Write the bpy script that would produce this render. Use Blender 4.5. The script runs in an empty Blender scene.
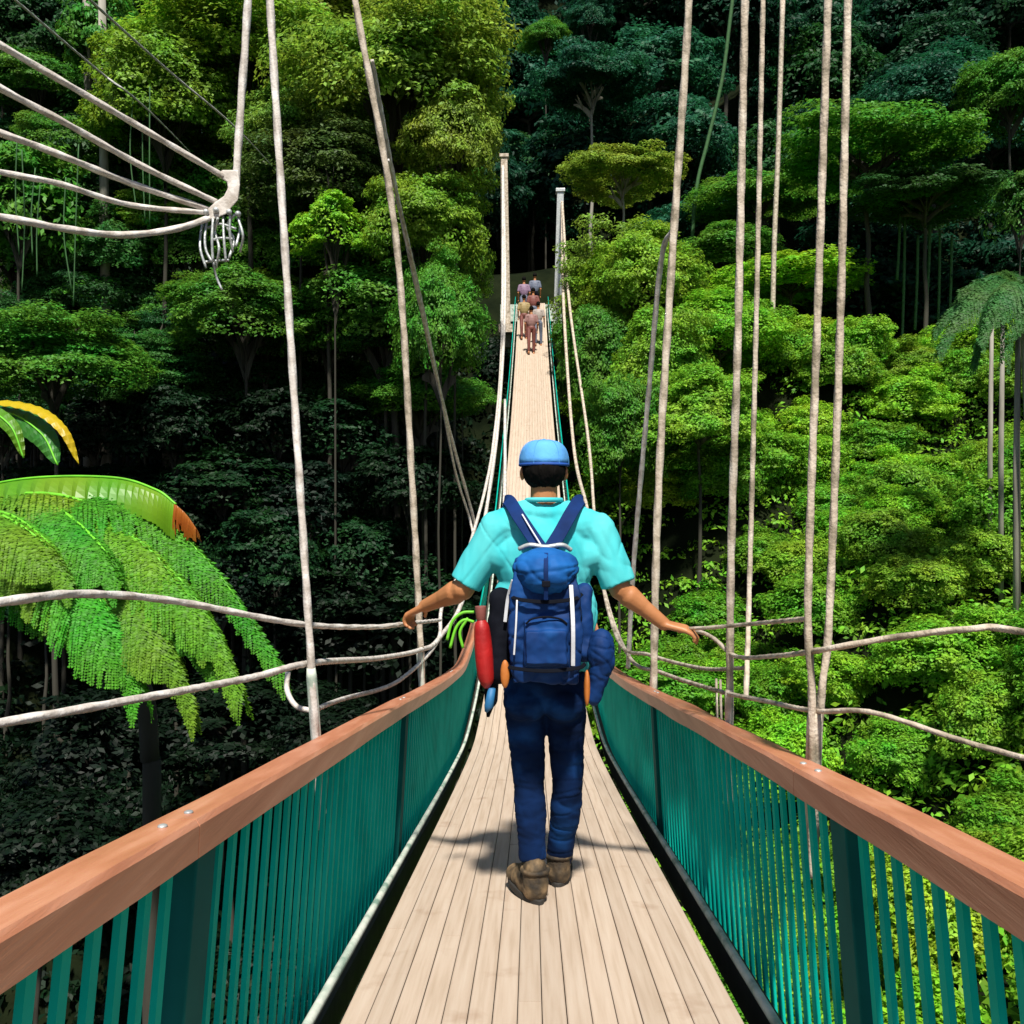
import bpy, bmesh, math, random
import numpy as np
from mathutils import Vector, Matrix, noise

random.seed(7); RNG = np.random.default_rng(7)
SC = bpy.context.scene; COL = SC.collection
R = math.radians; PI = math.pi

# ------------------------------------------------------------------ camera
FPX = 900.0; YAW = math.atan(19/900)
FWD = Vector((-math.sin(YAW), math.cos(YAW), 0)); RGT = Vector((math.cos(YAW), math.sin(YAW), 0)); UP = Vector((0, 0, 1))
def P(px, py, d):
    """a point at real distance d ahead of the viewer's stand, seen at that bearing"""
    return d*FWD + RGT*((px-512)/FPX*d) + UP*((512-py)/FPX*d)
cd = bpy.data.cameras.new('camera'); cam = bpy.data.objects.new('camera', cd); COL.objects.link(cam)
cam.rotation_euler = (R(90), 0, YAW); cd.sensor_width = 36; cd.lens = 36*FPX/1024; cd.clip_start = .05; cd.clip_end = 1500
SC.camera = cam

# ------------------------------------------------------------------ light
SUN_EL, SUN_AZ = R(56), R(175)      # azimuth clockwise from +Y
sd = Vector((math.sin(SUN_AZ)*math.cos(SUN_EL), math.cos(SUN_AZ)*math.cos(SUN_EL), math.sin(SUN_EL)))
ld = bpy.data.lights.new('sun', 'SUN'); ld.energy = 4.6; ld.angle = R(3.5); ld.color = (1, .95, .86)
lo = bpy.data.objects.new('sun', ld); COL.objects.link(lo); lo.rotation_euler = sd.to_track_quat('Z', 'Y').to_euler()
w = bpy.data.worlds.new('World'); SC.world = w; w.use_nodes = True
nt = w.node_tree; sky = nt.nodes.new('ShaderNodeTexSky'); sky.sky_type = 'NISHITA'; sky.sun_disc = False
sky.sun_elevation = SUN_EL; sky.sun_rotation = SUN_AZ
nt.links.new(sky.outputs[0], nt.nodes['Background'].inputs[0]); nt.nodes['Background'].inputs[1].default_value = .055
SC.view_settings.view_transform = 'Standard'; SC.view_settings.look = 'None'; SC.view_settings.exposure = .62

# ------------------------------------------------------------------ materials
def N(nt, t, **kw):
    n = nt.nodes.new(t)
    for k, v in kw.items():
        if k.startswith('i_'): n.inputs[int(k[2:]) if k[2:].isdigit() else k[2:].replace('_', ' ')].default_value = v
        else: setattr(n, k, v)
    return n
def ramp(nt, fac, stops):
    r = nt.nodes.new('ShaderNodeValToRGB'); nt.links.new(fac, r.inputs[0]); e = r.color_ramp.elements
    e[0].position, e[0].color = stops[0][0], (*stops[0][1], 1); e[1].position, e[1].color = stops[-1][0], (*stops[-1][1], 1)
    for p, c in stops[1:-1]:
        x = e.new(p); x.color = (*c, 1)
    return r.outputs[0]
def mat(name, stops, scale=8, rough=.6, bump=.2, bscale=None, metal=0, stretch=(1, 1, 1), spec=.5, det=5, bdist=.01, ridged=False):
    m = bpy.data.materials.new(name); m.use_nodes = True; nt = m.node_tree; b = nt.nodes['Principled BSDF']
    tc = N(nt, 'ShaderNodeTexCoord'); mp = N(nt, 'ShaderNodeMapping'); mp.inputs['Scale'].default_value = stretch
    nt.links.new(tc.outputs['Object'], mp.inputs[0])
    n = N(nt, 'ShaderNodeTexNoise'); n.inputs['Scale'].default_value = scale; n.inputs['Detail'].default_value = det
    nt.links.new(mp.outputs[0], n.inputs['Vector'])
    nt.links.new(ramp(nt, n.outputs[0], stops), b.inputs['Base Color'])
    b.inputs['Roughness'].default_value = rough; b.inputs['Metallic'].default_value = metal; b.inputs['Specular IOR Level'].default_value = spec
    if bump:
        n2 = N(nt, 'ShaderNodeTexNoise'); n2.inputs['Scale'].default_value = bscale or scale*3; n2.inputs['Detail'].default_value = 6
        if ridged: n2.noise_type = 'RIDGED_MULTIFRACTAL'; n2.inputs['Detail'].default_value = 2.5; n2.inputs['Distortion'].default_value = .6
        nt.links.new(mp.outputs[0], n2.inputs['Vector'])
        bp = N(nt, 'ShaderNodeBump'); bp.inputs['Strength'].default_value = bump; bp.inputs['Distance'].default_value = bdist
        nt.links.new(n2.outputs[0], bp.inputs['Height']); nt.links.new(bp.outputs[0], b.inputs['Normal'])
    return m
def two(name, c, var=.25, **kw):
    a = tuple(x*(1-var) for x in c); d = tuple(min(1, x*(1+var)) for x in c)
    return mat(name, [(.3, a), (.7, d)], **kw)

def leaf_mat(name, var=.45, trans=.3, rough=.55, spec=.25):
    m = bpy.data.materials.new(name); m.use_nodes = True; nt = m.node_tree; b = nt.nodes['Principled BSDF']; out = nt.nodes['Material Output']
    oi = N(nt, 'ShaderNodeObjectInfo'); g = N(nt, 'ShaderNodeNewGeometry')
    hs = N(nt, 'ShaderNodeHueSaturation'); nt.links.new(oi.outputs['Color'], hs.inputs['Color'])
    mr = N(nt, 'ShaderNodeMapRange'); nt.links.new(g.outputs['Random Per Island'], mr.inputs[0]); mr.inputs[3].default_value = 1-var; mr.inputs[4].default_value = 1+var*1.2
    nt.links.new(mr.outputs[0], hs.inputs['Value'])
    tc = N(nt, 'ShaderNodeTexCoord'); n = N(nt, 'ShaderNodeTexNoise'); n.inputs['Scale'].default_value = 2.3; nt.links.new(tc.outputs['Object'], n.inputs['Vector'])
    mh = N(nt, 'ShaderNodeMapRange'); nt.links.new(n.outputs[0], mh.inputs[0]); mh.inputs[1].default_value = .3; mh.inputs[2].default_value = .7; mh.inputs[3].default_value = .475; mh.inputs[4].default_value = .525
    nt.links.new(mh.outputs[0], hs.inputs['Hue'])
    nt.links.new(hs.outputs[0], b.inputs['Base Color']); b.inputs['Roughness'].default_value = rough; b.inputs['Specular IOR Level'].default_value = spec
    tr = N(nt, 'ShaderNodeBsdfTranslucent'); h2 = N(nt, 'ShaderNodeHueSaturation'); h2.inputs['Hue'].default_value = .48; h2.inputs['Value'].default_value = 1.5
    nt.links.new(hs.outputs[0], h2.inputs['Color']); nt.links.new(h2.outputs[0], tr.inputs[0])
    mx = N(nt, 'ShaderNodeMixShader'); mx.inputs[0].default_value = trans
    nt.links.new(b.outputs[0], mx.inputs[1]); nt.links.new(tr.outputs[0], mx.inputs[2]); nt.links.new(mx.outputs[0], out.inputs[0])
    return m
M = {}
M['leaf'] = leaf_mat('leaf')
M['frond'] = leaf_mat('frond', .3, .35)
M['bark'] = mat('bark', [(.3, (.018, .016, .01)), (.7, (.06, .055, .04))], 6, .9, .6, stretch=(1, 1, .2))
M['pale_bark'] = mat('pale_bark', [(.3, (.16, .15, .12)), (.7, (.34, .32, .27))], 6, .85, .5, stretch=(1, 1, .2))
M['soil'] = mat('soil', [(.3, (.004, .007, .003)), (.7, (.013, .018, .007))], .8, 1, .6, spec=0.05, bdist=.2)  # near-black tone puts the shade of the forest gaps into the ground colour
M['rope'] = mat('rope', [(.3, (.38, .33, .28)), (.52, (.60, .55, .50)), (.72, (.78, .75, .71))], 22, .6, .5, 120, bdist=.004)
M['ropedirty'] = mat('ropedirty', [(.32, (.24, .20, .14)), (.5, (.48, .40, .31)), (.7, (.66, .58, .48))], 14, .8, .7, 90, bdist=.006)
M['wire'] = mat('wire', [(.3, (.30, .31, .28)), (.7, (.5, .5, .45))], 14, .5, .3)
M['steel'] = mat('steel', [(.3, (.35, .37, .37)), (.7, (.6, .62, .6))], 20, .4, .3, metal=.4)
M['rail'] = mat('rail', [(.25, (.40, .145, .075)), (.5, (.50, .20, .11)), (.75, (.61, .29, .18))], 2.0, .38, .25, 14, stretch=(16, 1, 16), bdist=.004, det=8)
M['teal'] = mat('teal', [(.3, (.0, .29, .22)), (.5, (.0, .38, .29)), (.72, (.01, .44, .34))], 3, .75, .1, 40, spec=.08, bdist=.002)
M['tealpost'] = mat('tealpost', [(.3, (.002, .075, .07)), (.7, (.006, .11, .10))], 5, .75, .1, 40, spec=.08, bdist=.002)
M['pipe'] = mat('pipe', [(.35, (.2, .3, .24)), (.5, (.5, .56, .48)), (.7, (.68, .7, .62))], 10, .5, .3)
M['beam'] = two('beam', (.05, .045, .035), rough=.9)
M['skin'] = mat('skin', [(.3, (.38, .15, .055)), (.7, (.47, .20, .08))], 9, .5, .15, 60, bdist=.002)
M['shirt'] = mat('shirt', [(.3, (.03, .42, .46)), (.7, (.10, .56, .58))], 5, .9, .55, 4.2, spec=.15, stretch=(1.5, 1.5, .55), bdist=.02, ridged=True)
M['jeans'] = mat('jeans', [(.3, (.0015, .006, .024)), (.55, (.003, .016, .066)), (.75, (.008, .052, .19))], 5, .95, .55, 6, spec=.1, stretch=(1, 1, 1.5), bdist=.016, ridged=True)
M['hair'] = mat('hair', [(.3, (.002, .0016, .0015)), (.7, (.006, .005, .004))], 40, .85, .6, 90, stretch=(1, 1, .3), spec=.12)
M['cap'] = two('cap', (.10, .34, .72), .2, scale=9, rough=.85, bump=.4, spec=.2)
M['capband'] = two('capband', (.01, .07, .33), .2, scale=12, rough=.7)
M['shoe'] = mat('shoe', [(.35, (.012, .009, .006)), (.5, (.06, .04, .02)), (.68, (.20, .13, .065))], 14, .8, .5, 50)
M['sole'] = two('sole', (.02, .018, .016), rough=.8)
M['pack'] = mat('pack', [(.3, (.001, .012, .06)), (.55, (.003, .032, .14)), (.75, (.006, .075, .27))], 5, .7, .6, 6, bdist=.02, spec=.2, stretch=(1.3, 1.3, .9), ridged=True)
M['packlid'] = mat('packlid', [(.3, (.003, .05, .20)), (.7, (.01, .13, .42))], 7, .7, .7, 6, bdist=.02, spec=.2, stretch=(.7, .7, 1.6), ridged=True)
M['strap'] = two('strap', (.002, .02, .10), .3, scale=12, rough=.8, spec=.2)
M['black'] = two('black', (.004, .005, .009), .3, rough=.85, spec=.1)
M['zip'] = two('zip', (.6, .62, .66), .1, rough=.4)
M['red'] = mat('red', [(.3, (.20, .004, .005)), (.7, (.42, .010, .010))], 9, .5, .4)
M['orange'] = two('orange', (.42, .13, .02), .15, rough=.6)
M['brown'] = two('brown', (.17, .05, .04), .2)
M['lime'] = two('lime', (.14, .50, .02), .2, rough=.6)
M['bluetag'] = two('bluetag', (.015, .12, .28), .2)

def deck_material():
    m = bpy.data.materials.new('deck_wood'); m.use_nodes = True; nt = m.node_tree; b = nt.nodes['Principled BSDF']
    tc = N(nt, 'ShaderNodeTexCoord'); g = N(nt, 'ShaderNodeNewGeometry')
    mp = N(nt, 'ShaderNodeMapping'); mp.inputs['Scale'].default_value = (26, 1.1, 1); nt.links.new(tc.outputs['Object'], mp.inputs[0])
    n = N(nt, 'ShaderNodeTexNoise'); n.inputs['Scale'].default_value = 2.2; n.inputs['Detail'].default_value = 7; nt.links.new(mp.outputs[0], n.inputs['Vector'])
    c = ramp(nt, n.outputs[0], [(.25, (.40, .305, .225)), (.5, (.475, .375, .29)), (.75, (.515, .42, .335))])
    hs = N(nt, 'ShaderNodeHueSaturation'); nt.links.new(c, hs.inputs['Color'])
    mr = N(nt, 'ShaderNodeMapRange'); nt.links.new(g.outputs['Random Per Island'], mr.inputs[0]); mr.inputs[3].default_value = .93; mr.inputs[4].default_value = 1.05
    nt.links.new(mr.outputs[0], hs.inputs['Value'])
    n3 = N(nt, 'ShaderNodeTexNoise'); n3.inputs['Scale'].default_value = 5.5; n3.inputs['Detail'].default_value = 8; nt.links.new(tc.outputs['Object'], n3.inputs['Vector'])
    st = ramp(nt, n3.outputs[0], [(.0, (.6, .52, .48)), (.27, (.8, .74, .7)), (.38, (1, 1, 1)), (1, (1, 1, 1))])
    mx = N(nt, 'ShaderNodeMix', data_type='RGBA', blend_type='MULTIPLY'); mx.inputs[0].default_value = .8
    nt.links.new(hs.outputs[0], mx.inputs[6]); nt.links.new(st, mx.inputs[7]); nt.links.new(mx.outputs[2], b.inputs['Base Color'])
    b.inputs['Roughness'].default_value = .7; b.inputs['Specular IOR Level'].default_value = .3
    bp = N(nt, 'ShaderNodeBump'); bp.inputs['Strength'].default_value = .4; bp.inputs['Distance'].default_value = .004
    nt.links.new(n.outputs[0], bp.inputs['Height']); nt.links.new(bp.outputs[0], b.inputs['Normal'])
    return m
M['deck'] = deck_material()

# ------------------------------------------------------------------ object helpers
def tag(o, label=None, cat=None, group=None, kind=None):
    for k, v in (('label', label), ('category', cat), ('group', group), ('kind', kind)):
        if v: o[k] = v
    return o
def empty(name, loc, label, cat, group=None, rz=0):
    o = bpy.data.objects.new(name, None); COL.objects.link(o); o.location = loc; o.rotation_euler = (0, 0, rz); o.empty_display_size = .2
    return tag(o, label, cat, group)
def adopt(o, parent):
    o.parent = parent
    if parent.type == 'EMPTY': o.matrix_parent_inverse = Matrix.Translation(-Vector(parent.location))
    return o
def link(name, me, m=None, parent=None, smooth=False):
    o = bpy.data.objects.new(name, me); COL.objects.link(o)
    if m is not None: me.materials.append(M[m] if isinstance(m, str) else m)
    if smooth: me.polygons.foreach_set('use_smooth', [True]*len(me.polygons))
    if parent is not None: adopt(o, parent)
    return o
class MB:
    def __init__(s): s.v = []; s.f = []
    def add(s, vs, fs):
        b = len(s.v); s.v += [tuple(v) for v in vs]; s.f += [tuple(b+i for i in f) for f in fs]
    def hexa(s, c8):      # bottom loop 0-3, top loop 4-7
        s.add(c8, [(3, 2, 1, 0), (4, 5, 6, 7), (0, 1, 5, 4), (1, 2, 6, 5), (2, 3, 7, 6), (3, 0, 4, 7)])
    def box(s, c, sz, rot=None):
        q = [Vector((x*sz[0]/2, y*sz[1]/2, z*sz[2]/2)) for z in (-1, 1) for x, y in ((-1, -1), (1, -1), (1, 1), (-1, 1))]
        if rot is not None: q = [rot @ v for v in q]
        s.hexa([Vector(c)+v for v in q])
    def tube(s, pts, rad, sides=8, caps=True, squash=None):
        pts = [Vector(p) for p in pts]; n = len(pts)
        if not hasattr(rad, '__len__'): rad = [rad]*n
        vs = []; fs = []; pu = None
        for i, p in enumerate(pts):
            t = (pts[min(i+1, n-1)]-pts[max(i-1, 0)]).normalized()
            u = (pu - t*pu.dot(t)) if pu is not None else t.orthogonal()
            if u.length < 1e-6: u = t.orthogonal()
            u.normalize(); pu = u; v = t.cross(u)
            for k in range(sides):
                a = 2*PI*k/sides; vs.append(p+(u*math.cos(a)+v*math.sin(a))*rad[i])
        for i in range(n-1):
            for k in range(sides):
                a = i*sides+k; b = i*sides+(k+1) % sides; fs.append((a, b, b+sides, a+sides))
        if caps: fs.append(tuple(range(sides-1, -1, -1))); fs.append(tuple((n-1)*sides+k for k in range(sides)))
        s.add(vs, fs)
    def ball(s, c, r, seg=12, ring=8, rot=None):
        c = Vector(c); r = Vector(r) if hasattr(r, '__len__') else Vector((r, r, r)); vs = []; fs = []
        for i in range(1, ring):
            th = PI*i/ring
            for k in range(seg):
                a = 2*PI*k/seg; v = Vector((r.x*math.sin(th)*math.cos(a), r.y*math.sin(th)*math.sin(a), r.z*math.cos(th)))
                if rot is not None: v = rot @ v
                vs.append(c+v)
        a, b = Vector((0, 0, r.z)), Vector((0, 0, -r.z))
        if rot is not None: a = rot @ a; b = rot @ b
        vs += [c+a, c+b]; T = len(vs)-2
        for i in range(ring-2):
            for k in range(seg):
                q = i*seg+k; q2 = i*seg+(k+1) % seg; fs.append((q, q+seg, q2+seg, q2))
        for k in range(seg):
            fs.append((T, k, (k+1) % seg)); fs.append((T+1, (ring-2)*seg+(k+1) % seg, (ring-2)*seg+k))
        s.add(vs, fs)
    def cap(s, a, b, ra, rb, ends=(1, 1), seg=14):
        a, b = Vector(a), Vector(b); s.tube([a, b], [ra, rb], seg)
        if ends[0]: s.ball(a, ra, seg, 8)
        if ends[1]: s.ball(b, rb, seg, 8)
    def mesh(s, name):
        me = bpy.data.meshes.new(name); me.from_pydata(s.v, [], s.f); me.update(); return me
    def build(s, name, m, parent=None, smooth=False, bevel=0):
        o = link(name, s.mesh(name), m, parent, smooth)
        if bevel:
            b = o.modifiers.new('bevel', 'BEVEL'); b.width = bevel; b.segments = 2
        return o
    def remesh(s, name, m, parent=None, vox=.006, smooth=4, wrinkle=None):
        """melt the overlapping pieces into one continuous surface"""
        me = s.mesh(name); o = bpy.data.objects.new(name, me); COL.objects.link(o)
        r = o.modifiers.new('r', 'REMESH'); r.mode = 'VOXEL'; r.voxel_size = vox
        if smooth:
            q = o.modifiers.new('s', 'SMOOTH'); q.iterations = smooth; q.factor = .5
        dg = bpy.context.evaluated_depsgraph_get(); dg.update(); me2 = bpy.data.meshes.new_from_object(o.evaluated_get(dg))
        bpy.data.objects.remove(o); me2.name = name
        if wrinkle:
            amp, sc = wrinkle[:2]; cr = wrinkle[2] if len(wrinkle) > 2 else None
            nr = [v.normal.copy() for v in me2.vertices]
            for v, nn in zip(me2.vertices, nr):
                p = v.co; h = noise.fractal(Vector((p.x*sc[0], p.y*sc[1], p.z*sc[2])), 1, 2, 3)
                d_ = h*amp
                if cr:      # sharp fold lines
                    ca, cs, tilt = cr; wz = noise.noise(p*3.1)*.5
                    for o_, tl in ((0, tilt), (7.3, -tilt)):
                        q = noise.noise(Vector((p.x*cs[0]+p.z*tl+wz+o_, p.y*cs[1]+o_, p.z*cs[2]+wz)))
                        d_ -= ca*max(0, 1-abs(q)/.13)**1.5
                v.co = p + nn*d_
        me2.materials.clear()
        return link(name, me2, m, parent, True)
def spline(pts, per=8):
    pts = [Vector(p) for p in pts]
    if len(pts) < 3:
        return [pts[0].lerp(pts[1], i/per) for i in range(per+1)]
    P0 = [2*pts[0]-pts[1]]+pts+[2*pts[-1]-pts[-2]]; out = []
    for i in range(1, len(P0)-2):
        a, b, c, d = P0[i-1:i+3]
        for k in range(per):
            t = k/per; out.append(.5*((2*b)+(c-a)*t+(2*a-5*b+4*c-d)*t*t+(3*b-a-3*c+d)*t**3))
    out.append(pts[-1]); return out

# ------------------------------------------------------------------ the ground
CP = np.array([(0,-6,-1.3),(-4,-6,-1.5),(4,-6,-1.5),(0,-2,-2.2),(-4,-1,-5),(3,-2,-2.6),(0,3,-7),(0,8,-10),(0,15,-11),(0,22,-8),(0,30,0),(0,37,6.8),(0,42,8.5),
 (-4,4,-10),(-4,10,-13),(-10,6,-13),(-10,15,-14),(-10,22,-7),(-10,26,-1),(-10,31,5),(-10,40,12),(-20,10,-11),(-20,18,-7),(-20,24,1),(-20,30,7),(-20,40,15),(-4,20,-10),(-4,27,-3),(-15,26,1),(-6,33,4),(-12,0,-10),(-14,-6,-4),
 (2.6,3,-5.2),(4.5,4.5,-4.0),(6,9,-4.3),(8,7,-3.2),(10,13,-2.6),(3.6,12,-6.5),(3.5,20,-4),(8,20,-1.0),(5,25,1.2),(12,22,0.3),(4,31,4.2),(9,30,4.6),(16,20,.8),(17,30,5),(20,12,-1.2),(28,25,4.5),(12,4,-2.6),(22,0,-1),(10,-5,-1.5),
 (-60,-10,0),(-60,20,2),(60,-10,2),(60,20,6)]
 + [(x, 50, 13) for x in (-50,-25,-10,0,10,25,50)] + [(x, 70, 29) for x in (-60,-30,-10,10,30,60)]
 + [(x, 100, 55) for x in (-80,-40,0,40,80)] + [(x, 140, 88) for x in (-110,-40,40,110)], float)
def H(x, y):
    x = np.atleast_1d(np.asarray(x, float)); y = np.atleast_1d(np.asarray(y, float))
    sh = x.shape; x = x.ravel(); y = y.ravel()
    d2 = (x[:, None]-CP[None, :, 0])**2+(y[:, None]-CP[None, :, 1])**2+.6
    wt = d2**-1.9
    z = (wt*CP[None, :, 2]).sum(1)/wt.sum(1)
    z += .25*np.sin(x*.9+1.3*np.sin(y*.5))+.22*np.sin(y*.8+x*.4)
    return z.reshape(sh)
def hz(x, y): return float(H([x], [y])[0])
nx, ny = 150, 130
gx = np.concatenate([np.linspace(-130, -31, 20), np.linspace(-30, 30, nx-40), np.linspace(31, 130, 20)]); gy = np.concatenate([np.linspace(-30, 55, ny-25), np.linspace(57, 160, 25)])
X, Y = np.meshgrid(gx, gy); Z = H(X, Y)
vs = np.stack([X.ravel(), Y.ravel(), Z.ravel()], 1)
me = bpy.data.meshes.new('hillside')
fs = [(j*nx+i, j*nx+i+1, (j+1)*nx+i+1, (j+1)*nx+i) for j in range(ny-1) for i in range(nx-1)]
me.from_pydata(vs.tolist(), [], fs); tag(link('hillside', me, 'soil', smooth=True), kind='structure')

# ------------------------------------------------------------------ foliage
def rand_unit(n, rng):
    v = rng.normal(size=(n, 3)); return v/np.linalg.norm(v, axis=1, keepdims=True)
def leaves_mesh(name, C, NRM, size, rng, mats, asp=.5):
    """one folded diamond-shaped leaf per centre C, facing NRM"""
    n = len(C); r = rand_unit(n, rng)
    u = np.cross(NRM, r); u /= np.linalg.norm(u, axis=1, keepdims=True)+1e-9; v = np.cross(NRM, u)
    s = (size*(.6+.8*rng.random(n)))[:, None]
    a = C-u*s; b = C+v*s*asp+NRM*s*.12; c = C+u*s-NRM*s*.15; d = C-v*s*asp+NRM*s*.12
    V = np.stack([a, b, c, d], 1).reshape(-1, 3).astype(np.float32)
    me = bpy.data.meshes.new(name); me.vertices.add(4*n); me.vertices.foreach_set('co', V.ravel())
    me.loops.add(4*n); me.loops.foreach_set('vertex_index', np.arange(4*n, dtype=np.int32))
    me.polygons.add(n); me.polygons.foreach_set('loop_start', np.arange(0, 4*n, 4, dtype=np.int32)); me.polygons.foreach_set('loop_total', np.full(n, 4, dtype=np.int32))
    me.update(calc_edges=True); me.materials.append(M[mats]); return me
def crown_mesh(name, seed, nclump, nleaf, lsize, flat=.45, shell=.55, umbrella=False, crad=(.16, .32), skin=.28):
    rng = np.random.default_rng(seed); cen = []
    d = rand_unit(nclump, rng)
    if umbrella: d[:, 2] = np.abs(d[:, 2])*.9-.05
    else: d[:, 2] = np.where(d[:, 2] < -.45, -d[:, 2], d[:, 2])
    rr = shell+(1-shell)*rng.random(nclump)**.6
    # lumpy outline
    k = rand_unit(5, rng); bump = 1+.16*np.sin(4*(d@k[0]))+.13*np.sin(6*(d@k[1])+1)+.1*np.sin(9*(d@k[2]))
    cen = d*(rr*bump)[:, None]*.86
    cr = crad[0]+(crad[1]-crad[0])*rng.random(nclump)
    w = cr**2; w = (w/w.sum()*nleaf).astype(int)
    Cs = []; Ns = []
    for i in range(nclump):
        m = max(8, w[i]); q = rand_unit(m, rng); q[:, 2] = np.where(q[:, 2] < -.1, np.abs(q[:, 2])*(rng.random(m)), q[:, 2])
        rad = cr[i]*(.45+.6*rng.random(m)**.5)
        p = cen[i]+q*rad[:, None]*np.array([1, 1, flat]); out = cen[i]/(np.linalg.norm(cen[i])+1e-6)
        nn = q*.6+out*.45+np.array([0, 0, .5])+rng.normal(size=(m, 3))*.42
        Cs.append(p); Ns.append(nn/np.linalg.norm(nn, axis=1, keepdims=True))
    if skin and not umbrella:
        m = int(nleaf*skin); q = rand_unit(m, rng); q = q[(q[:, 2] > -.5)]; m = len(q)
        bq = 1+.16*np.sin(4*(q@k[0]))+.13*np.sin(6*(q@k[1])+1)+.1*np.sin(9*(q@k[2]))+.06*np.sin(17*(q@k[3]))+.05*np.sin(23*(q@k[4]))
        Cs.append(q*(bq*(.74+.09*rng.random(m)))[:, None]); nn = q+np.array([0, 0, .35])+rng.normal(size=(m, 3))*.5; Ns.append(nn/np.linalg.norm(nn, axis=1, keepdims=True))
    return leaves_mesh(name, np.concatenate(Cs), np.concatenate(Ns), lsize, rng, 'leaf')
CROWN = {
 'dome': [crown_mesh('crown', 10+i, 170, 34000, .026, .85, .55, crad=(.11, .25), skin=.35) for i in range(4)],
 'tier': [crown_mesh('crown', 30+i, 170, 36000, .024, .55, .5, crad=(.12, .30), skin=.2) for i in range(3)],
 'umbrella': [crown_mesh('crown', 50+i, 90, 24000, .029, .4, .5, True, (.16, .32)) for i in range(2)],
 'loose': [crown_mesh('crown', 70+i, 55, 9000, .042, .6, .3, crad=(.12, .26)) for i in range(3)],
 'shrub': [crown_mesh('crown', 90+i, 90, 17000, .034, .9, .35, crad=(.13, .30), skin=.5) for i in range(4)],
 'far': [crown_mesh('crown', 110+i, 90, 12000, .038, .7, .5, crad=(.12, .28)) for i in range(3)],
}
def trunk_mesh(seed, mname):
    rnd = random.Random(seed); mb = MB()
    pts = [Vector((rnd.uniform(-.04, .04)*(i > 0), rnd.uniform(-.04, .04)*(i > 0), i/6)) for i in range(7)]
    mb.tube(spline(pts, 3), [.045-.0014*i for i in range(19)], 8)
    for k in range(8):
        a = k*2.4+rnd.random(); z0 = .88+.12*k/8; L = rnd.uniform(.22, .48)
        e = Vector((math.cos(a)*L, math.sin(a)*L, z0+rnd.uniform(.03, .1))); s0 = Vector((0, 0, z0))
        m_ = s0.lerp(e, .5)+Vector((0, 0, .015)); mb.tube(spline([s0, m_, e], 3), [.022, .019, .016, .013, .011, .008, .005], 5)
        for j in (-.6, .6):
            e2 = m_+Vector((math.cos(a+j)*L*.45, math.sin(a+j)*L*.45, .05)); mb.tube([m_, e2], [.014, .005], 4)
    me = mb.mesh('trunk'); me.materials.append(M[mname]); me.polygons.foreach_set('use_smooth', [True]*len(me.polygons)); return me
TR = {'bark': [trunk_mesh(i, 'bark') for i in range(3)], 'pale_bark': [trunk_mesh(i+9, 'pale_bark') for i in range(2)]}
seq = [0]
def tree_at(c, rx, rz, col, kind, label, group=None, name='forest_tree', bark='bark', cat='tree', ground=None, tr=True):
    seq[0] += 1; i = seq[0]; rnd = random.Random(i*17)
    g = ground if ground is not None else hz(c.x, c.y)
    g = min(g-.2, c.z-rz*1.1)
    e = empty(name, (c.x, c.y, g), label, cat, group)
    o = bpy.data.objects.new('crown', CROWN[kind][i % len(CROWN[kind])]); COL.objects.link(o); o.parent = e
    o.location = (0, 0, c.z-g); o.scale = (rx, rx*rnd.uniform(.8, 1), rz); o.rotation_euler = (0, 0, rnd.uniform(0, 6.28))
    j = 1+rnd.uniform(-.16, .16); o.color = (col[0]*j*(1+rnd.uniform(-.12, .12)), col[1]*j, col[2]*j, 1)
    if tr:
        t = bpy.data.objects.new('trunk', TR[bark][i % len(TR[bark])]); COL.objects.link(t); t.parent = e
        s = rx*.8; t.scale = (s, s, (c.z-g)); t.rotation_euler = (0, 0, rnd.uniform(0, 6.28))
    return e
def tree(px, py, d, rxp, rzp, col, kind, label, **kw):
    rxp *= 1.18; rzp *= 1.2
    c = P(px, py, d); return tree_at(c, rxp/FPX*d, rzp/FPX*d, col, kind, label, **kw)

YG = (.165, .27, .028); LG = (.15, .32, .022); MG = (.065, .22, .02); DG = (.016, .085, .018); TG = (.016, .10, .05); TD = (.009, .055, .028); BG = (.17, .40, .02)
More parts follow.
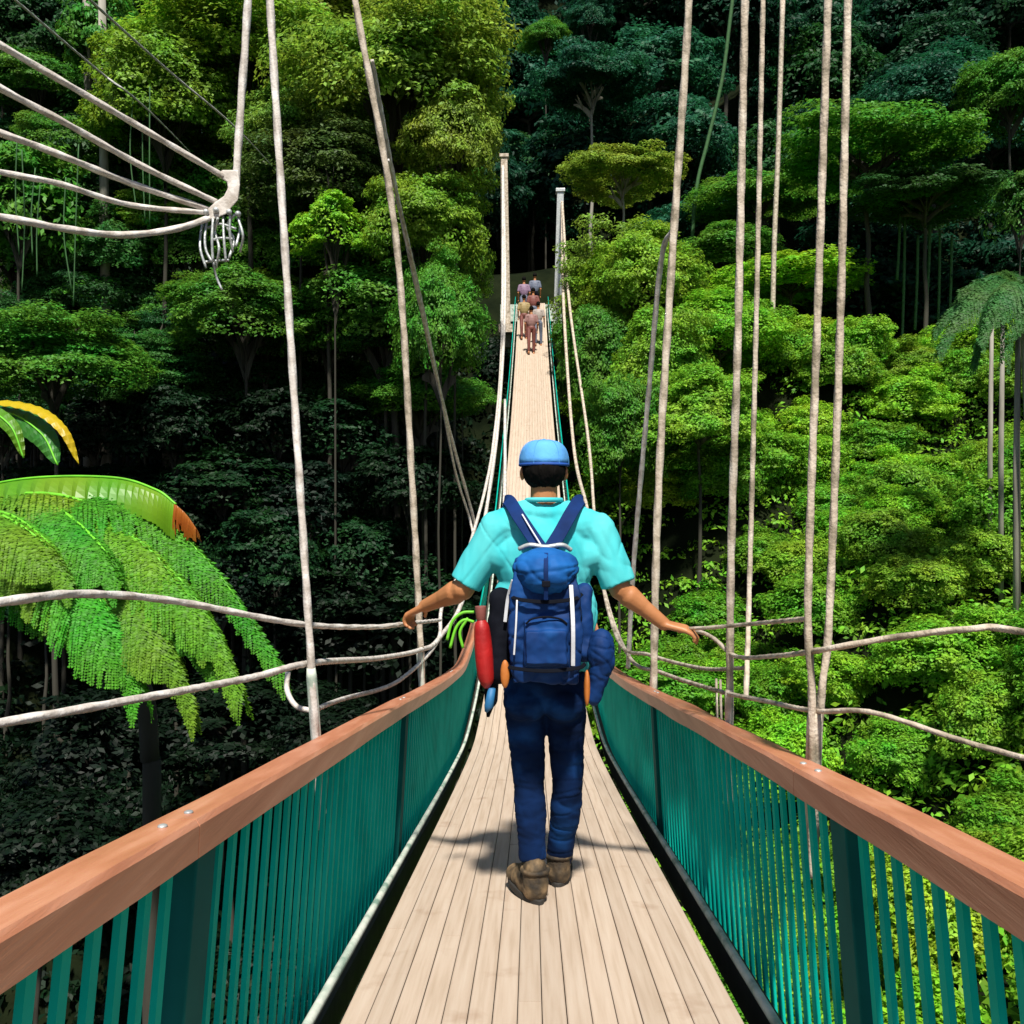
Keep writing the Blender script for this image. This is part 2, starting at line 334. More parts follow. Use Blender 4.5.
# left wall of the gorge
G1 = 'broadleaf trees on the left wall of the gorge'
for a in [
 (395, 100, 22.5, 112, 80, YG, 'tier', 'huge yellow green tree with layered crown left of the far tower'),
 (250, 62, 24, 95, 55, LG, 'tier', 'broad light green tree behind the tops of the two left suspender cables'),
 (165, 110, 23.5, 78, 62, LG, 'dome', 'rounded light green tree above the five fanned cables'),
 (455, 150, 21.5, 46, 58, YG, 'dome', 'yellow green crown bulging to the right edge of the left forest'),
 (425, 235, 21.5, 60, 62, LG, 'dome', 'bushy green tree just left of the pale far tower'),
 (330, 190, 22, 78, 56, (.06, .12, .02), 'tier', 'olive grey tree below the huge layered crown'),
 (440, 335, 20.5, 42, 66, MG, 'dome', 'green tree hugging the left side of the rising walkway'),
 (385, 320, 22.5, 80, 58, MG, 'dome', 'mid green tree between the two left hanging cables'),
 (245, 322, 22, 72, 44, MG, 'dome', 'low mid green crown right under the dangling chains'),
 (55, 365, 20, 84, 44, MG, 'dome', 'mid green crown at the left edge above the banana leaves'),
 (335, 235, 21, 40, 34, BG, 'loose', 'small bright green tree between cables on the left'),
 (20, 215, 23, 60, 70, MG, 'loose', 'vine hung tree at the left edge under the fanned cables'),
 (330, 60, 25, 90, 50, YG, 'dome', 'yellow green crown at the top between the second and third left cables'),
 (300, 130, 23, 60, 50, (.13, .25, .03), 'dome', 'yellowish crown behind the second cable from the left'),
 (200, 215, 25, 60, 60, MG, 'dome', 'green crown right behind the cable clamp'),
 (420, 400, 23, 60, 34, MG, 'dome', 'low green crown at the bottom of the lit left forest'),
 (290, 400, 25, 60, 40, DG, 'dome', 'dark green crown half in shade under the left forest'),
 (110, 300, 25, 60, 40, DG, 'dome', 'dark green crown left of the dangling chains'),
 (462, 275, 23, 26, 40, LG, 'dome', 'small light green crown at the foot of the left far tower'),
 (110, 190, 27, 80, 80, DG, 'dome', 'dark tree behind the five fanned cables'),
 (40, 60, 28, 90, 80, DG, 'dome', 'dark green tree in the top left corner'),
 ]: tree(*a[:7], a[7], group=G1)
rf = random.Random(4)
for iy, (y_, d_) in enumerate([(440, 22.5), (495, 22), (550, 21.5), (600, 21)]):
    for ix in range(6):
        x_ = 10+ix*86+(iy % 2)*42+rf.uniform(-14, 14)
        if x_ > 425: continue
        tree(x_, y_+rf.uniform(-10, 10), d_+rf.uniform(-1, 1), rf.uniform(50, 66), rf.uniform(34, 46), rf.choice([(.006, .03, .008), (.003, .015, .007), (.004, .02, .006), (.008, .042, .012)]), 'loose', 'tree with shade-darkened leaf colour low on the left wall of the gorge', group='shade-coloured trees low on the left wall')  # shade of the lower wall is painted into these very dark leaf colours
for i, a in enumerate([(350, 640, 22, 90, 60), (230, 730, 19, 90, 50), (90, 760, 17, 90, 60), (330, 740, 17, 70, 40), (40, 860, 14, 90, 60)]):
    tree(*a, (.0025, .011, .004), 'loose', 'dark tree deep in the gorge below the left handrail', group='trees deep in the gorge')  # leaf colour taken almost to black to stand for the gorge's shade
tree(100, 40, 25, 40, 50, MG, 'loose', 'slender pale trunked tree rising behind the fanned cables', bark='pale_bark')
rf = random.Random(21)
for iy, (y_, d_) in enumerate([(20, 27), (90, 26.5), (160, 26), (215, 25.5), (260, 25), (305, 24.5), (350, 24), (395, 24)]):
    for ix in range(8):
        x_ = 10+ix*62+(iy % 2)*31+rf.uniform(-12, 12)
        if x_ > 448-(26 if iy > 3 else 0): continue
        lit = [MG, LG, MG, (.09, .24, .022)] if x_ > 170 and iy < 6 else [MG, DG, (.03, .13, .02)]  # sunlit crowns get lighter leaves, shaded ones darker: light painted by place
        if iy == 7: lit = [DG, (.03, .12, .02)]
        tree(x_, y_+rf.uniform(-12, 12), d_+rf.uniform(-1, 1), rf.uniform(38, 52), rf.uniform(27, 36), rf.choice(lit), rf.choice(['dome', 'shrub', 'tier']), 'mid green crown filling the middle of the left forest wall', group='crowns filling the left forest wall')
# centre and back
for a in [
 (622, 182, 36, 54, 30, YG, 'umbrella', 'yellow green umbrella shaped tree right of the blue grey far tower', 'pale_bark'),
 (592, 92, 46, 52, 46, TG, 'umbrella', 'teal green tree with bare trunk high behind the far end', 'pale_bark'),
 (546, 40, 56, 24, 16, MG, 'dome', 'small round bush topped tree at the top centre', 'bark'),
 (590, 22, 56, 24, 22, TG, 'dome', 'round dark green tree beside the small bush topped one', 'bark'),
 (500, 70, 62, 60, 60, TD, 'far', 'dark blue green tree behind the left crown edge', 'bark'),
 (650, 78, 52, 60, 40, TG, 'far', 'wide teal tree behind the middle right cable', 'bark'),
 (625, 300, 30, 62, 66, YG, 'tier', 'olive yellow tree mound right of the far end of the walkway', 'bark'),
 (600, 370, 27, 44, 60, MG, 'dome', 'dark green bushy tree beside the walkway right edge', 'bark'),
 (660, 380, 24, 56, 60, LG, 'dome', 'light green tree behind the leaning pale cable', 'bark'),
 (645, 290, 28, 60, 50, LG, 'dome', 'light green crown behind the leaning pale cable, upper part'),
 (720, 340, 27, 60, 40, BG, 'dome', 'bright green crown at the top of the hillside between the right cables'),
 (620, 440, 22, 44, 60, MG, 'dome', 'mid green crown right of the hiker at shoulder height'),
 (700, 420, 22, 60, 44, LG, 'dome', 'light green crown between the two leaning right cables'),
 (700, 230, 44, 50, 34, TG, 'umbrella', 'dark green tree under the slanting vine', 'bark'),
 (730, 262, 38, 62, 26, MG, 'dome', 'bright green low tree between the right hand cables', 'bark'),
 (760, 205, 40, 62, 32, MG, 'umbrella', 'flat topped green tree behind the middle right cables', 'bark'),
 (868, 165, 33, 88, 46, MG, 'umbrella', 'wide flat topped tree with hanging vines on the right', 'bark'),
 (925, 205, 32, 70, 34, (.03, .10, .02), 'umbrella', 'darker flat topped tree at the right of the vine hung one', 'bark'),
 (935, 110, 40, 70, 46, TG, 'dome', 'rounded teal tree above the wide flat topped one', 'bark'),
 (1010, 100, 36, 50, 44, MG, 'dome', 'green tree cut by the right edge near the top', 'bark'),
 (790, 285, 34, 70, 24, BG, 'shrub', 'bright green bush tree at the foot of the middle right cables', 'bark'),
 ]: tree(*a[:7], a[7], bark=a[8] if len(a) > 8 else 'bark')
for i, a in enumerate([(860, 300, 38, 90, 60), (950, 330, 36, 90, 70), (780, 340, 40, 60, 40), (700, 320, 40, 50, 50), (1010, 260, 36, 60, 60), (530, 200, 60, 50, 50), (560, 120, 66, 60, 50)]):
    tree(*a, TD, 'far', 'shade-coloured dark tree behind the sunlit trees of the far bank', group='dark trees behind the far bank')  # dark leaf tone carries the shade behind the sunlit trees
# far slope: filled with trees up past the top of the picture
rs = random.Random(5); far_n = 0
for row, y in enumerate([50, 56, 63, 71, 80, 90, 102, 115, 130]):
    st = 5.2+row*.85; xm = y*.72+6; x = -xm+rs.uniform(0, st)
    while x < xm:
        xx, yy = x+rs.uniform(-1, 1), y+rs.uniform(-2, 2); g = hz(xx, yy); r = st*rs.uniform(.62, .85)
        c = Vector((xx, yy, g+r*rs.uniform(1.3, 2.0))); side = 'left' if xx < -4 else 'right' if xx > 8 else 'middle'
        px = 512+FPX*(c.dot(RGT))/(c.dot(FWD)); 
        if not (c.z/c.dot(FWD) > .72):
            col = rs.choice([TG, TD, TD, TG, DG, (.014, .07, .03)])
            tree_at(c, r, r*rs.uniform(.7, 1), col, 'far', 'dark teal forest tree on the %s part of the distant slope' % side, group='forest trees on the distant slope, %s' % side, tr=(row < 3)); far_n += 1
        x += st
# right hillside shrubs
ns = 0; rs = random.Random(12); placed = []
tries = 0
while ns < 190 and tries < 9000:
    tries += 1
    yy = rs.uniform(3.2, 35); xx = rs.uniform(1.9, 4+yy*.68)
    if xx < 2.0+max(0, 1.2-yy*.1): continue
    r = rs.uniform(.7, 1.05)*(0.75+yy*.032)
    if any((xx-a)**2+(yy-b)**2 < (.78*(r+q)*.68)**2 for a, b, q in placed): continue
    g = hz(xx, yy); c = Vector((xx, yy, g+r*.45)); sx = 512+FPX*c.dot(RGT)/c.dot(FWD); sy = 512-FPX*c.z/c.dot(FWD)
    if sx < 585 or sx > 1120 or sy > 1150: continue
    placed.append((xx, yy, r)); ns += 1
    zone = 'close beside the right railing' if yy < 9 else 'on the middle of the right hillside' if yy < 19 else 'high on the right hillside'
    col = rs.choice([BG, LG, BG, (.10, .28, .016), (.13, .34, .02), (.22, .38, .02)])
    tree_at(c, r, r*rs.uniform(.6, .85), col, 'shrub', 'bushy bright green shrub '+zone, group='shrubs '+zone, name='shrub', cat='shrub', tr=(yy < 12), ground=g)
# undergrowth
def undergrowth(name, pts, col, lsize, per, rad, label, seed):
    rng = np.random.default_rng(seed); n = len(pts); z = H(pts[:, 0], pts[:, 1]); base = np.concatenate([pts, z[:, None]], 1)
    q = rand_unit(n*per, rng); q[:, 2] = np.abs(q[:, 2])*.6; s = (rad*(.6+.7*rng.random(n))).repeat(per)[:, None]
    C = base.repeat(per, 0)+q*s*(.5+.5*rng.random((n*per, 1))); nn = q+np.array([0, 0, .5])+rng.normal(size=(n*per, 3))*.45; nn /= np.linalg.norm(nn, axis=1, keepdims=True)
    o = link(name, leaves_mesh(name, C, nn, lsize, rng, 'leaf', .5)); o.color = (*col, 1); return tag(o, label, 'undergrowth', kind='stuff')
rg = np.random.default_rng(3)
pr = np.stack([rg.uniform(1.6, 27, 6500), rg.uniform(2.5, 36, 6500)], 1); pr = pr[pr[:, 0] < 4+pr[:, 1]*.7]
undergrowth('undergrowth', pr, (.15, .35, .02), .07, 55, .6, 'bright green ground cover between the shrubs of the right hillside', 1)
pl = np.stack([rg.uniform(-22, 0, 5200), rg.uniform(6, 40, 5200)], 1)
undergrowth('undergrowth', pl, (.003, .016, .005), .11, 42, .75, 'ground cover of the gorge with shade put into its dark leaf colour', 2)  # leaves coloured nearly black, gorge shade painted in

# ------------------------------------------------------------------ vines and bare trunks
def vine(name, pts, rad, m, label, cat, group=None, per=6):
    mb = MB(); mb.tube(spline([P(*p) for p in pts], per), rad, 6); return tag(mb.build(name, m, None, True), label, cat, group)
M['vinegreen'] = two('vinegreen', (.03, .10, .025), .3, rough=.8)
vine('liana', [(736, -30, 40), (730, 20, 40), (722, 80, 40), (708, 140, 40), (697, 185, 40), (692, 240, 40)], .085, 'vinegreen', 'long slanting green liana behind the upper right cables', 'vine')
vine('liana', [(783, -10, 30), (778, 150, 30), (774, 250, 30), (772, 355, 30)], .085, 'ropedirty', 'thin straight liana dropping to the bright bush, right of the two close cables', 'vine')
for k, (x, y0, y1) in enumerate([(905, 215, 345), (918, 235, 330), (940, 230, 360), (952, 235, 330), (900, 215, 280), (930, 225, 300)]):
    vine('hanging_root', [(x, y0, 33), (x-1, (y0+y1)/2, 33), (x-3, y1, 33)], .05, 'vinegreen', 'thin root hanging below the wide flat topped tree', 'hanging root', 'roots hanging below the wide flat topped tree')
rv = random.Random(8)
for k in range(9):
    x = rv.uniform(8, 150); y0 = rv.uniform(60, 190); L = rv.uniform(80, 170); d = rv.uniform(20.5, 22)
    vine('hanging_vine', [(x, y0, d), (x+rv.uniform(-4, 4), y0+L*.5, d), (x+rv.uniform(-6, 6), y0+L, d)], .016, 'vinegreen', 'thin vine hanging in front of the trees at the upper left', 'vine', 'vines hanging at the upper left')
for k, (x, y0, y1, d) in enumerate([(1018, 310, 470, 15.3), (1003, 315, 450, 17), (992, 320, 450, 18)]):
    a = P(x, y0, d); b = P(x-2, y1, d); g = min(hz(b.x, b.y), b.z)
    mb = MB(); mb.tube([Vector((b.x, b.y, g-.3)), b, a], [.05, .05, .035], 8)
    tag(mb.build('bare_trunk', 'pale_bark', None, True), ['thick pale bare trunk at the right edge', 'thin bare trunk second from the right edge', 'thin bare trunk third from the right edge'][k], 'trunk')
PALM = 1
tree(1020, 215, 16, 30, 40, (.05, .16, .02), 'loose', 'small leafy crown at the right edge above the feathery one')
for px, top, bot, d in [(106, 10, 330, 24), (90, 0, 140, 26)]:
    a = P(px-4, top-10, d); b = P(px, bot, d); mb = MB(); mb.tube([b, a], [.14, .10], 8)
    mb.tube([Vector((b.x, b.y, hz(b.x, b.y)-.5)), b], [.2, .14], 8)
    tag(mb.build('bare_trunk', 'pale_bark', None, True), 'tall pale trunk seen %s the fanned cables' % ('through' if px > 100 else 'above'), 'trunk')

# ------------------------------------------------------------------ fern tree and banana leaves at the left
def frond(mb, rach, L0, leaf=.022, droop=.6, dens=34, seed=0, w=.5):
    """pinnae on both sides of the rachis, every pinna lined with leaflets"""
    rnd = random.Random(seed); pts = spline(rach, 8); n = len(pts)
    for i in range(dens):
        t = (i+.5)/dens*(n-1); a = int(t); f = t-a; p = pts[a].lerp(pts[min(a+1, n-1)], f); tg = (pts[min(a+1, n-1)]-pts[max(a-1, 0)]).normalized()
        u = i/dens; L = L0*(math.sin(min(1, u*1.15+.12)*PI*.93)**.7+.12)
        side = tg.cross(UP).normalized()
        for s in (-1, 1):
            d = (side*s*w+tg*.55+UP*-.15).normalized(); prev = p.copy(); m_ = max(6, int(L/leaf/.62)); st = L/m_
            for k in range(m_):
                d = (d+Vector((rnd.uniform(-.03, .03), rnd.uniform(-.03, .03), -droop*2.2/m_))).normalized(); q = prev+d*st
                lw = leaf*(1.5-1.0*k/m_)*rnd.uniform(.8, 1.25); sd_ = d.cross(UP); 
                if sd_.length < .05: sd_ = side.copy()
                sd_.normalize(); dn = d.cross(sd_).normalized()
                for e in (-1, 1):
                    jit = dn*rnd.uniform(-.5, .5)*lw
                    tip = prev+sd_*e*lw+d*lw*.5+jit; b0 = prev; b1 = prev+d*st*.95
                    mb.add([b0, prev+sd_*e*lw*.55+jit*.4, tip, b1+sd_*e*lw*.3], [(0, 1, 2, 3)] if e > 0 else [(3, 2, 1, 0)])
                prev = q
FC = P(40, 545, 5.2)
fern = empty('tree_fern', (P(150, 700, 5.4).x, P(150, 700, 5.4).y, hz(-2.2, 5.4)), 'large drooping green fern tree beside the left hand ropes', 'tree fern')
fl = [
 [(40, 545, 5.2), (90, 498, 5.0), (150, 512, 4.9), (215, 570, 4.8), (282, 668, 4.75)],
 [(40, 545, 5.2), (100, 530, 4.9), (160, 560, 4.7), (210, 620, 4.6), (240, 690, 4.55)],
 [(40, 545, 5.2), (80, 550, 4.8), (130, 590, 4.6), (165, 640, 4.5), (192, 705, 4.5)],
 [(40, 545, 5.2), (70, 560, 4.7), (100, 600, 4.5), (125, 640, 4.45), (140, 690, 4.4)],
 [(40, 545, 5.2), (60, 500, 5.3), (20, 490, 5.3), (-60, 520, 5.3)],
 [(60, 520, 5.1), (20, 540, 4.8), (-20, 560, 4.6), (-60, 600, 4.5)],
 [(20, 500, 5.3), (60, 510, 4.9), (100, 545, 4.6), (120, 580, 4.5)],
 [(-30, 510, 5.2), (10, 515, 4.9), (50, 545, 4.6), (70, 585, 4.5)],
 [(-60, 530, 5.2), (-20, 535, 4.9), (20, 560, 4.6), (35, 595, 4.5)],
 [(-20, 560, 5.0), (30, 575, 4.8), (80, 600, 4.7), (110, 640, 4.7)],
 [(-60, 500, 5.1), (-10, 510, 4.7), (40, 540, 4.5), (70, 580, 4.45)],
 [(30, 530, 5.1), (95, 520, 4.85), (150, 550, 4.7), (185, 600, 4.6), (205, 640, 4.55)],
 [(40, 545, 5.1), (110, 560, 4.8), (170, 610, 4.65), (215, 665, 4.6)],
 [(0, 545, 4.9), (50, 570, 4.65), (95, 610, 4.5), (120, 650, 4.45)],
 [(-40, 500, 5.4), (60, 495, 5.0), (140, 535, 4.9), (190, 600, 4.8), (225, 655, 4.8)],
]
for i, f in enumerate(fl):
    mb = MB(); ps = [P(*q) for q in f]; frond(mb, ps, .42 if i < 4 else .34, seed=i, dens=64)
    o = mb.build('frond', 'frond', fern); o.color = (.075+.03*(i % 3), .28+.03*(i % 2), .018, 1)
    r_ = MB(); sp = spline(ps, 6); r_.tube(sp, [.012*(1-.7*k/len(sp)) for k in range(len(sp))], 6); rr = r_.build('midrib', 'lime', fern, True)
mb = MB(); tp = [Vector((fern.location.x, fern.location.y, fern.location.z-.3)), P(152, 900, 5.4), P(150, 760, 5.4), P(140, 680, 5.35), P(95, 600, 5.3), P(40, 545, 5.2)]
mb.tube(spline(tp, 5), [.055]*26, 10); mb.build('trunk', 'bark', fern, True)
# palm at the right edge
pc = P(1024, 300, 15); palm = empty('palm_tree', (pc.x, pc.y, hz(pc.x, pc.y)), 'palm with drooping grey green fronds at the right edge', 'palm tree')
for i, (dx, dy, dd) in enumerate([(-85, 48, -.6), (-70, 15, -.3), (-50, 62, .3), (-62, -10, .2), (-20, 60, -1), (30, 50, -.5), (60, 20, 0), (-30, -25, .5), (20, -25, 0), (-88, 28, .4), (-45, 40, -1.2)]):
    mb = MB(); frond(mb, [pc, P(1024+dx*.35, 300-22+dy*.1, 15+dd*.4), P(1024+dx*.7, 300-16+dy*.45, 15+dd*.8), P(1024+dx, 300+dy, 15+dd)], .62, leaf=.05, droop=.75, dens=34, seed=i+40)
    o = mb.build('frond', 'frond', palm); o.color = (.05, .15, .035, 1)
mb = MB(); mb.tube(spline([Vector((pc.x+.3, pc.y, palm.location.z-.3)), P(1030, 420, 15), P(1027, 350, 15), pc], 5), .09, 10); mb.build('trunk', 'pale_bark', palm, True)
# banana plant
def blade(pts, wid, nrm, seed, curl=.3, cuts=0):
    rnd = random.Random(seed); mb = MB(); sp = spline(pts, 9); n = len(sp); rows = []
    for i, p in enumerate(sp):
        t = i/(n-1); tg = (sp[min(i+1, n-1)]-sp[max(i-1, 0)]).normalized(); sd_ = tg.cross(nrm).normalized(); up = sd_.cross(tg)
        wv = wid*(math.sin(PI*min(1, .06+t*.95))**.55); jag = 1-(rnd.random()*.25 if cuts and i % 3 == 0 else 0)
        row = []
        for k in (-1, -.66, -.33, 0, .33, .66, 1):
            rip = wid*.09*(1 if i % 2 else -1)*abs(k)
            row.append(p+sd_*wv*k*jag-up*curl*wv*abs(k)**1.4+up*rip)
        rows.append(row)
    V = [v for r in rows for v in r]; F = []
    for i in range(n-1):
        for k in range(6): a = i*7+k; F.append((a, a+1, a+8, a+7))
    mb.add(V, F); return mb, sp
def banana_mat():
    m = leaf_mat('banana', .0, .35, .4, .4); nt = m.node_tree
    return m
M['banana'] = banana_mat()
bl = P(-60, 470, 5.6); ban = empty('banana_plant', (bl.x, bl.y, hz(bl.x, bl.y)), 'banana plant with yellow edged leaves and a ragged brown tip at the left edge', 'plant')
specs = [([(-60, 440, 5.8), (-20, 404, 5.7), (30, 406, 5.6), (62, 428, 5.5), (79, 464, 5.5)], .04, (.55, .42, .01), Vector((.1, -.5, .8)), 0),
 ([(-60, 430, 5.8), (0, 412, 5.7), (40, 432, 5.6), (58, 465, 5.55)], .085, (.04, .20, .03), Vector((.2, -.85, .4)), 0),
 ([(-60, 430, 5.8), (-20, 410, 5.6), (10, 425, 5.5), (24, 458, 5.5)], .05, (.10, .27, .015), Vector((.2, -.85, .4)), 0),
 ([(100, 512, 5.0), (130, 522, 4.95), (155, 545, 4.9), (174, 575, 4.9)], .03, (.45, .42, .01), Vector((.2, -.7, .6)), 0)]
for i, (pp, wd, c, nr, cut) in enumerate(specs):
    i += 1
    mb, sp = blade([P(*q) for q in pp], wd, nr.normalized(), i, cuts=cut); o = mb.build('leaf_blade', 'banana', ban, False); o.color = (*c, 1)
    md = o.modifiers.new('t', 'SOLIDIFY'); md.thickness = .003
    
    if c[0] < .3:
        r_ = MB(); r_.tube([p+Vector((0, -.004, 0)) for p in sp], .006, 6); r_.build('midrib', 'lime', ban, True)
# the long arching leaf: both halves hang from the midrib, pleated along the veins
def hanging(spine, w0, w1, seed, ragged=0):
    rnd = random.Random(seed); sp = spline([P(*q) for q in spine], 14); n = len(sp); mb = MB()
    for s_ in (-1, 1):
        V = []; F = []
        for i, p in enumerate(sp):
            t = i/(n-1); wv = (w0+(w1-w0)*t)*(1-(rnd.random()*.6 if ragged else rnd.random()*.05)); tg = (sp[min(i+1, n-1)]-sp[max(i-1, 0)]).normalized()
            sd_ = tg.cross(UP).normalized()*s_; pl = .016*(1 if i % 2 else -1)
            for k in range(6):
                u = k/5; V.append(p+sd_*(math.sin(u*1.25)*wv*.55)-UP*(wv*u**1.3)+tg*(wv*.30*u)+sd_*pl*u)
        for i in range(n-1):
            for k in range(5): a = i*6+k; F.append((a, a+1, a+7, a+6))
        mb.add(V, F)
    return mb, sp
mb, sp = hanging([(-70, 500, 5.5), (20, 480, 5.2), (110, 478, 5.0), (155, 490, 4.9), (176, 505, 4.87)], .165, .16, 3)
o = mb.build('leaf_blade', 'banana', ban); o.color = (.13, .34, .015, 1); md = o.modifiers.new('t', 'SOLIDIFY'); md.thickness = .003
r_ = MB(); r_.tube([p+UP*.004 for p in sp], .007, 6); r_.build('midrib', 'lime', ban, True)
mb, sp = hanging([(174, 503, 4.87), (186, 514, 4.86), (196, 528, 4.85)], .155, .07, 4, 1)
o = mb.build('torn_tip', 'banana', ban); o.color = (.42, .15, .02, 1); tag(o, 'ragged brown leaf tip')
mb = MB(); mb.tube([Vector((bl.x, bl.y, ban.location.z-.3)), bl+Vector((0, 0, -1)), bl+Vector((0, .1, 0))], [.14, .12, .07], 10); mb.build('stem', 'vinegreen', ban, True)

# ------------------------------------------------------------------ the bridge
PY = [-4, 0, 3.6, 7, 8.6, 11, 15, 21.6, 25, 30, 33, 37.5]; PZ = [-.55, -1.07, -1.538, -1.98, -2.10, -1.86, -.72, 1.73, 3.05, 5.2, 6.6, 8.7]
def zd(y):
    i = max(0, min(len(PY)-2, sum(1 for q in PY if q <= y)-1))
    def sl(k):
        if k == 0: return (PZ[1]-PZ[0])/(PY[1]-PY[0])
        if k == len(PY)-1: return (PZ[-1]-PZ[-2])/(PY[-1]-PY[-2])
        return (PZ[k+1]-PZ[k-1])/(PY[k+1]-PY[k-1])
    h = PY[i+1]-PY[i]; t = (y-PY[i])/h; m0, m1 = sl(i)*h, sl(i+1)*h
    return (2*t**3-3*t*t+1)*PZ[i]+(t**3-2*t*t+t)*m0+(-2*t**3+3*t*t)*PZ[i+1]+(t**3-t*t)*m1
CX = .031
def BP(x, y, n):
    """bridge frame: x across from the centre line, y along, n up square to the deck"""
    s = (zd(y+.05)-zd(y-.05))/.1; k = 1/math.hypot(1, s); return Vector((CX+x, y-s*k*n, zd(y)+k*n))
br = empty('footbridge', (CX, 0, zd(0)), 'long swaying suspension footbridge with plank deck, teal railings and terracotta handrails', 'bridge')
def sweep(mb, prof, ys):
    """closed profile [(x,n)..] swept along the bridge"""
    n = len(prof); V = [BP(x, y, h) for y in ys for x, h in prof]; F = []
    for i in range(len(ys)-1):
        for k in range(n): a = i*n+k; b = i*n+(k+1) % n; F.append((a, b, b+n, a+n))
    F.append(tuple(range(n-1, -1, -1))); F.append(tuple((len(ys)-1)*n+k for k in range(n))); mb.add(V, F)
def yr(a, b, st): 
    n = max(1, int(round((b-a)/st))); return [a+(b-a)*i/n for i in range(n+1)]
# deck boards run lengthwise
mb = MB(); NP = 16; W = 1.10; pw = W/NP; rd = random.Random(3)
for k in range(NP):
    x0 = -W/2+k*pw; y = -3.5-rd.random()*2
    while y < 37.5:
        L = rd.uniform(5, 9); a, b = max(-3.5, y), min(37.5, y+L)
        dz = rd.uniform(-.0015, .0015)
        if b-a > .1:
            g_ = .0014; sweep(mb, [(x0+g_, -.018), (x0+pw-g_, -.018), (x0+pw-g_, -.002+dz), (x0+pw-g_-.003, dz), (x0+g_+.003, dz), (x0+g_, -.002+dz)], yr(a+.002, b-.002, .45))
        y += L
mb.build('deck', 'deck', br)
mb = MB(); sweep(mb, [(-.50, -.14), (.50, -.14), (.50, -.045), (-.50, -.045)], yr(-3.5, 37.5, .6)); mb.build('underframe', 'beam', br)
NS = 8.0
for s in (-1, 1):
    # handrail, in lengths with joints
    joints = [-3.2, 1.53, 4.4, 7.2, 10.4] if s < 0 else [-3.2, 2.2, 5.0, 8.0, 10.4]
    for a, b in zip(joints[:-1], joints[1:]):
        mb = MB(); wob = .0
        pr_ = [(s*.632, .648), (s*.632, .706), (s*.640, .716), (s*.713, .716), (s*.721, .708), (s*.721, .650)]
        if s > 0: pr_ = pr_[::-1]
        yy_ = yr(a+.0015, b-.0015, .15); sweep(mb, pr_, yy_)
        for q in range(len(yy_)):      # hand-worn, slightly wavering edges
            for e in range(6):
                i_ = q*6+e; v = mb.v[i_]; h = noise.noise(Vector((v[1]*1.3, s*3+(v[0] > CX+s*.67), 0)))*.006+noise.noise(Vector((v[1]*5, e, s)))*.0016
                mb.v[i_] = (v[0]+h*.6, v[1], v[2]+h)
        hr_ = mb.build('handrail', 'rail', br)
        for yb in (a+.06, b-.06):
            q_ = MB(); q_.ball(BP(s*.676, yb, .717), (.009, .009, .004), 10, 6); c_ = q_.build('bolt', 'steel', None, True); c_.parent = hr_
    mb = MB(); c8 = [(s*.628+.014*math.cos(q), .012+.014*math.sin(q)) for q in [2*PI*i/10 for i in range(10)]]
    sweep(mb, c8, yr(-3.5, 37.4, .4)); mb.build('edge_pipe', 'pipe', br, True)
    mb = MB(); sweep(mb, [(s*.66-.012, -.16), (s*.66+.03, -.16), (s*.66+.03, -.05), (s*.66-.012, -.05)], yr(-3.5, 37.4, .5)); mb.build('side_beam', 'beam', br)
    # balusters: flat bars, the near ones one by one
    ys = [.35+.088*i for i in range(50)]; posts = [1.62, 4.4] if s < 0 else [1.93, 5.0]
    def bar(mb, y, wy, wx, top=.648, xo=0):
        q = []
        for n_, xx in ((-.12, s*(.702+xo)), (top, s*(.672+xo))):
            for dx, dy in ((-wx/2, -wy/2), (wx/2, -wy/2), (wx/2, wy/2), (-wx/2, wy/2)): q.append(BP(xx+dx, y+dy, n_))
        mb.hexa(q)
    for y in ys:
        if any(abs(y-p) < .07 for p in posts): continue
        mb = MB(); bar(mb, y, .026, .012); mb.build('baluster', 'teal', br)
    mb = MB(); y = ys[-1]+.1
    while y < 37.3:
        bar(mb, y, .034 if y < 12 else .05, .012, .648 if y < 10.4 else max(.30, .648-(y-10.4)*.06)); y += .088 if y < 16 else .14
    y = -3.3
    while y < .33: bar(mb, y, .034, .012); y += .105
    tag(mb.build('baluster_row', 'teal', br), kind='stuff')
    for p in posts:
        mb = MB(); bar(mb, p, .10, .05, .645); mb.build('post', 'tealpost', br, bevel=.004)
    if 1:   # slim top cord where the wooden handrail has ended
        mb = MB(); mb.tube([BP(s*.672, y, max(.31, .655-(y-10.4)*.06)) for y in yr(10.4, 37.3, .6)], .012, 6); mb.build('top_cord', 'teal', br, True)

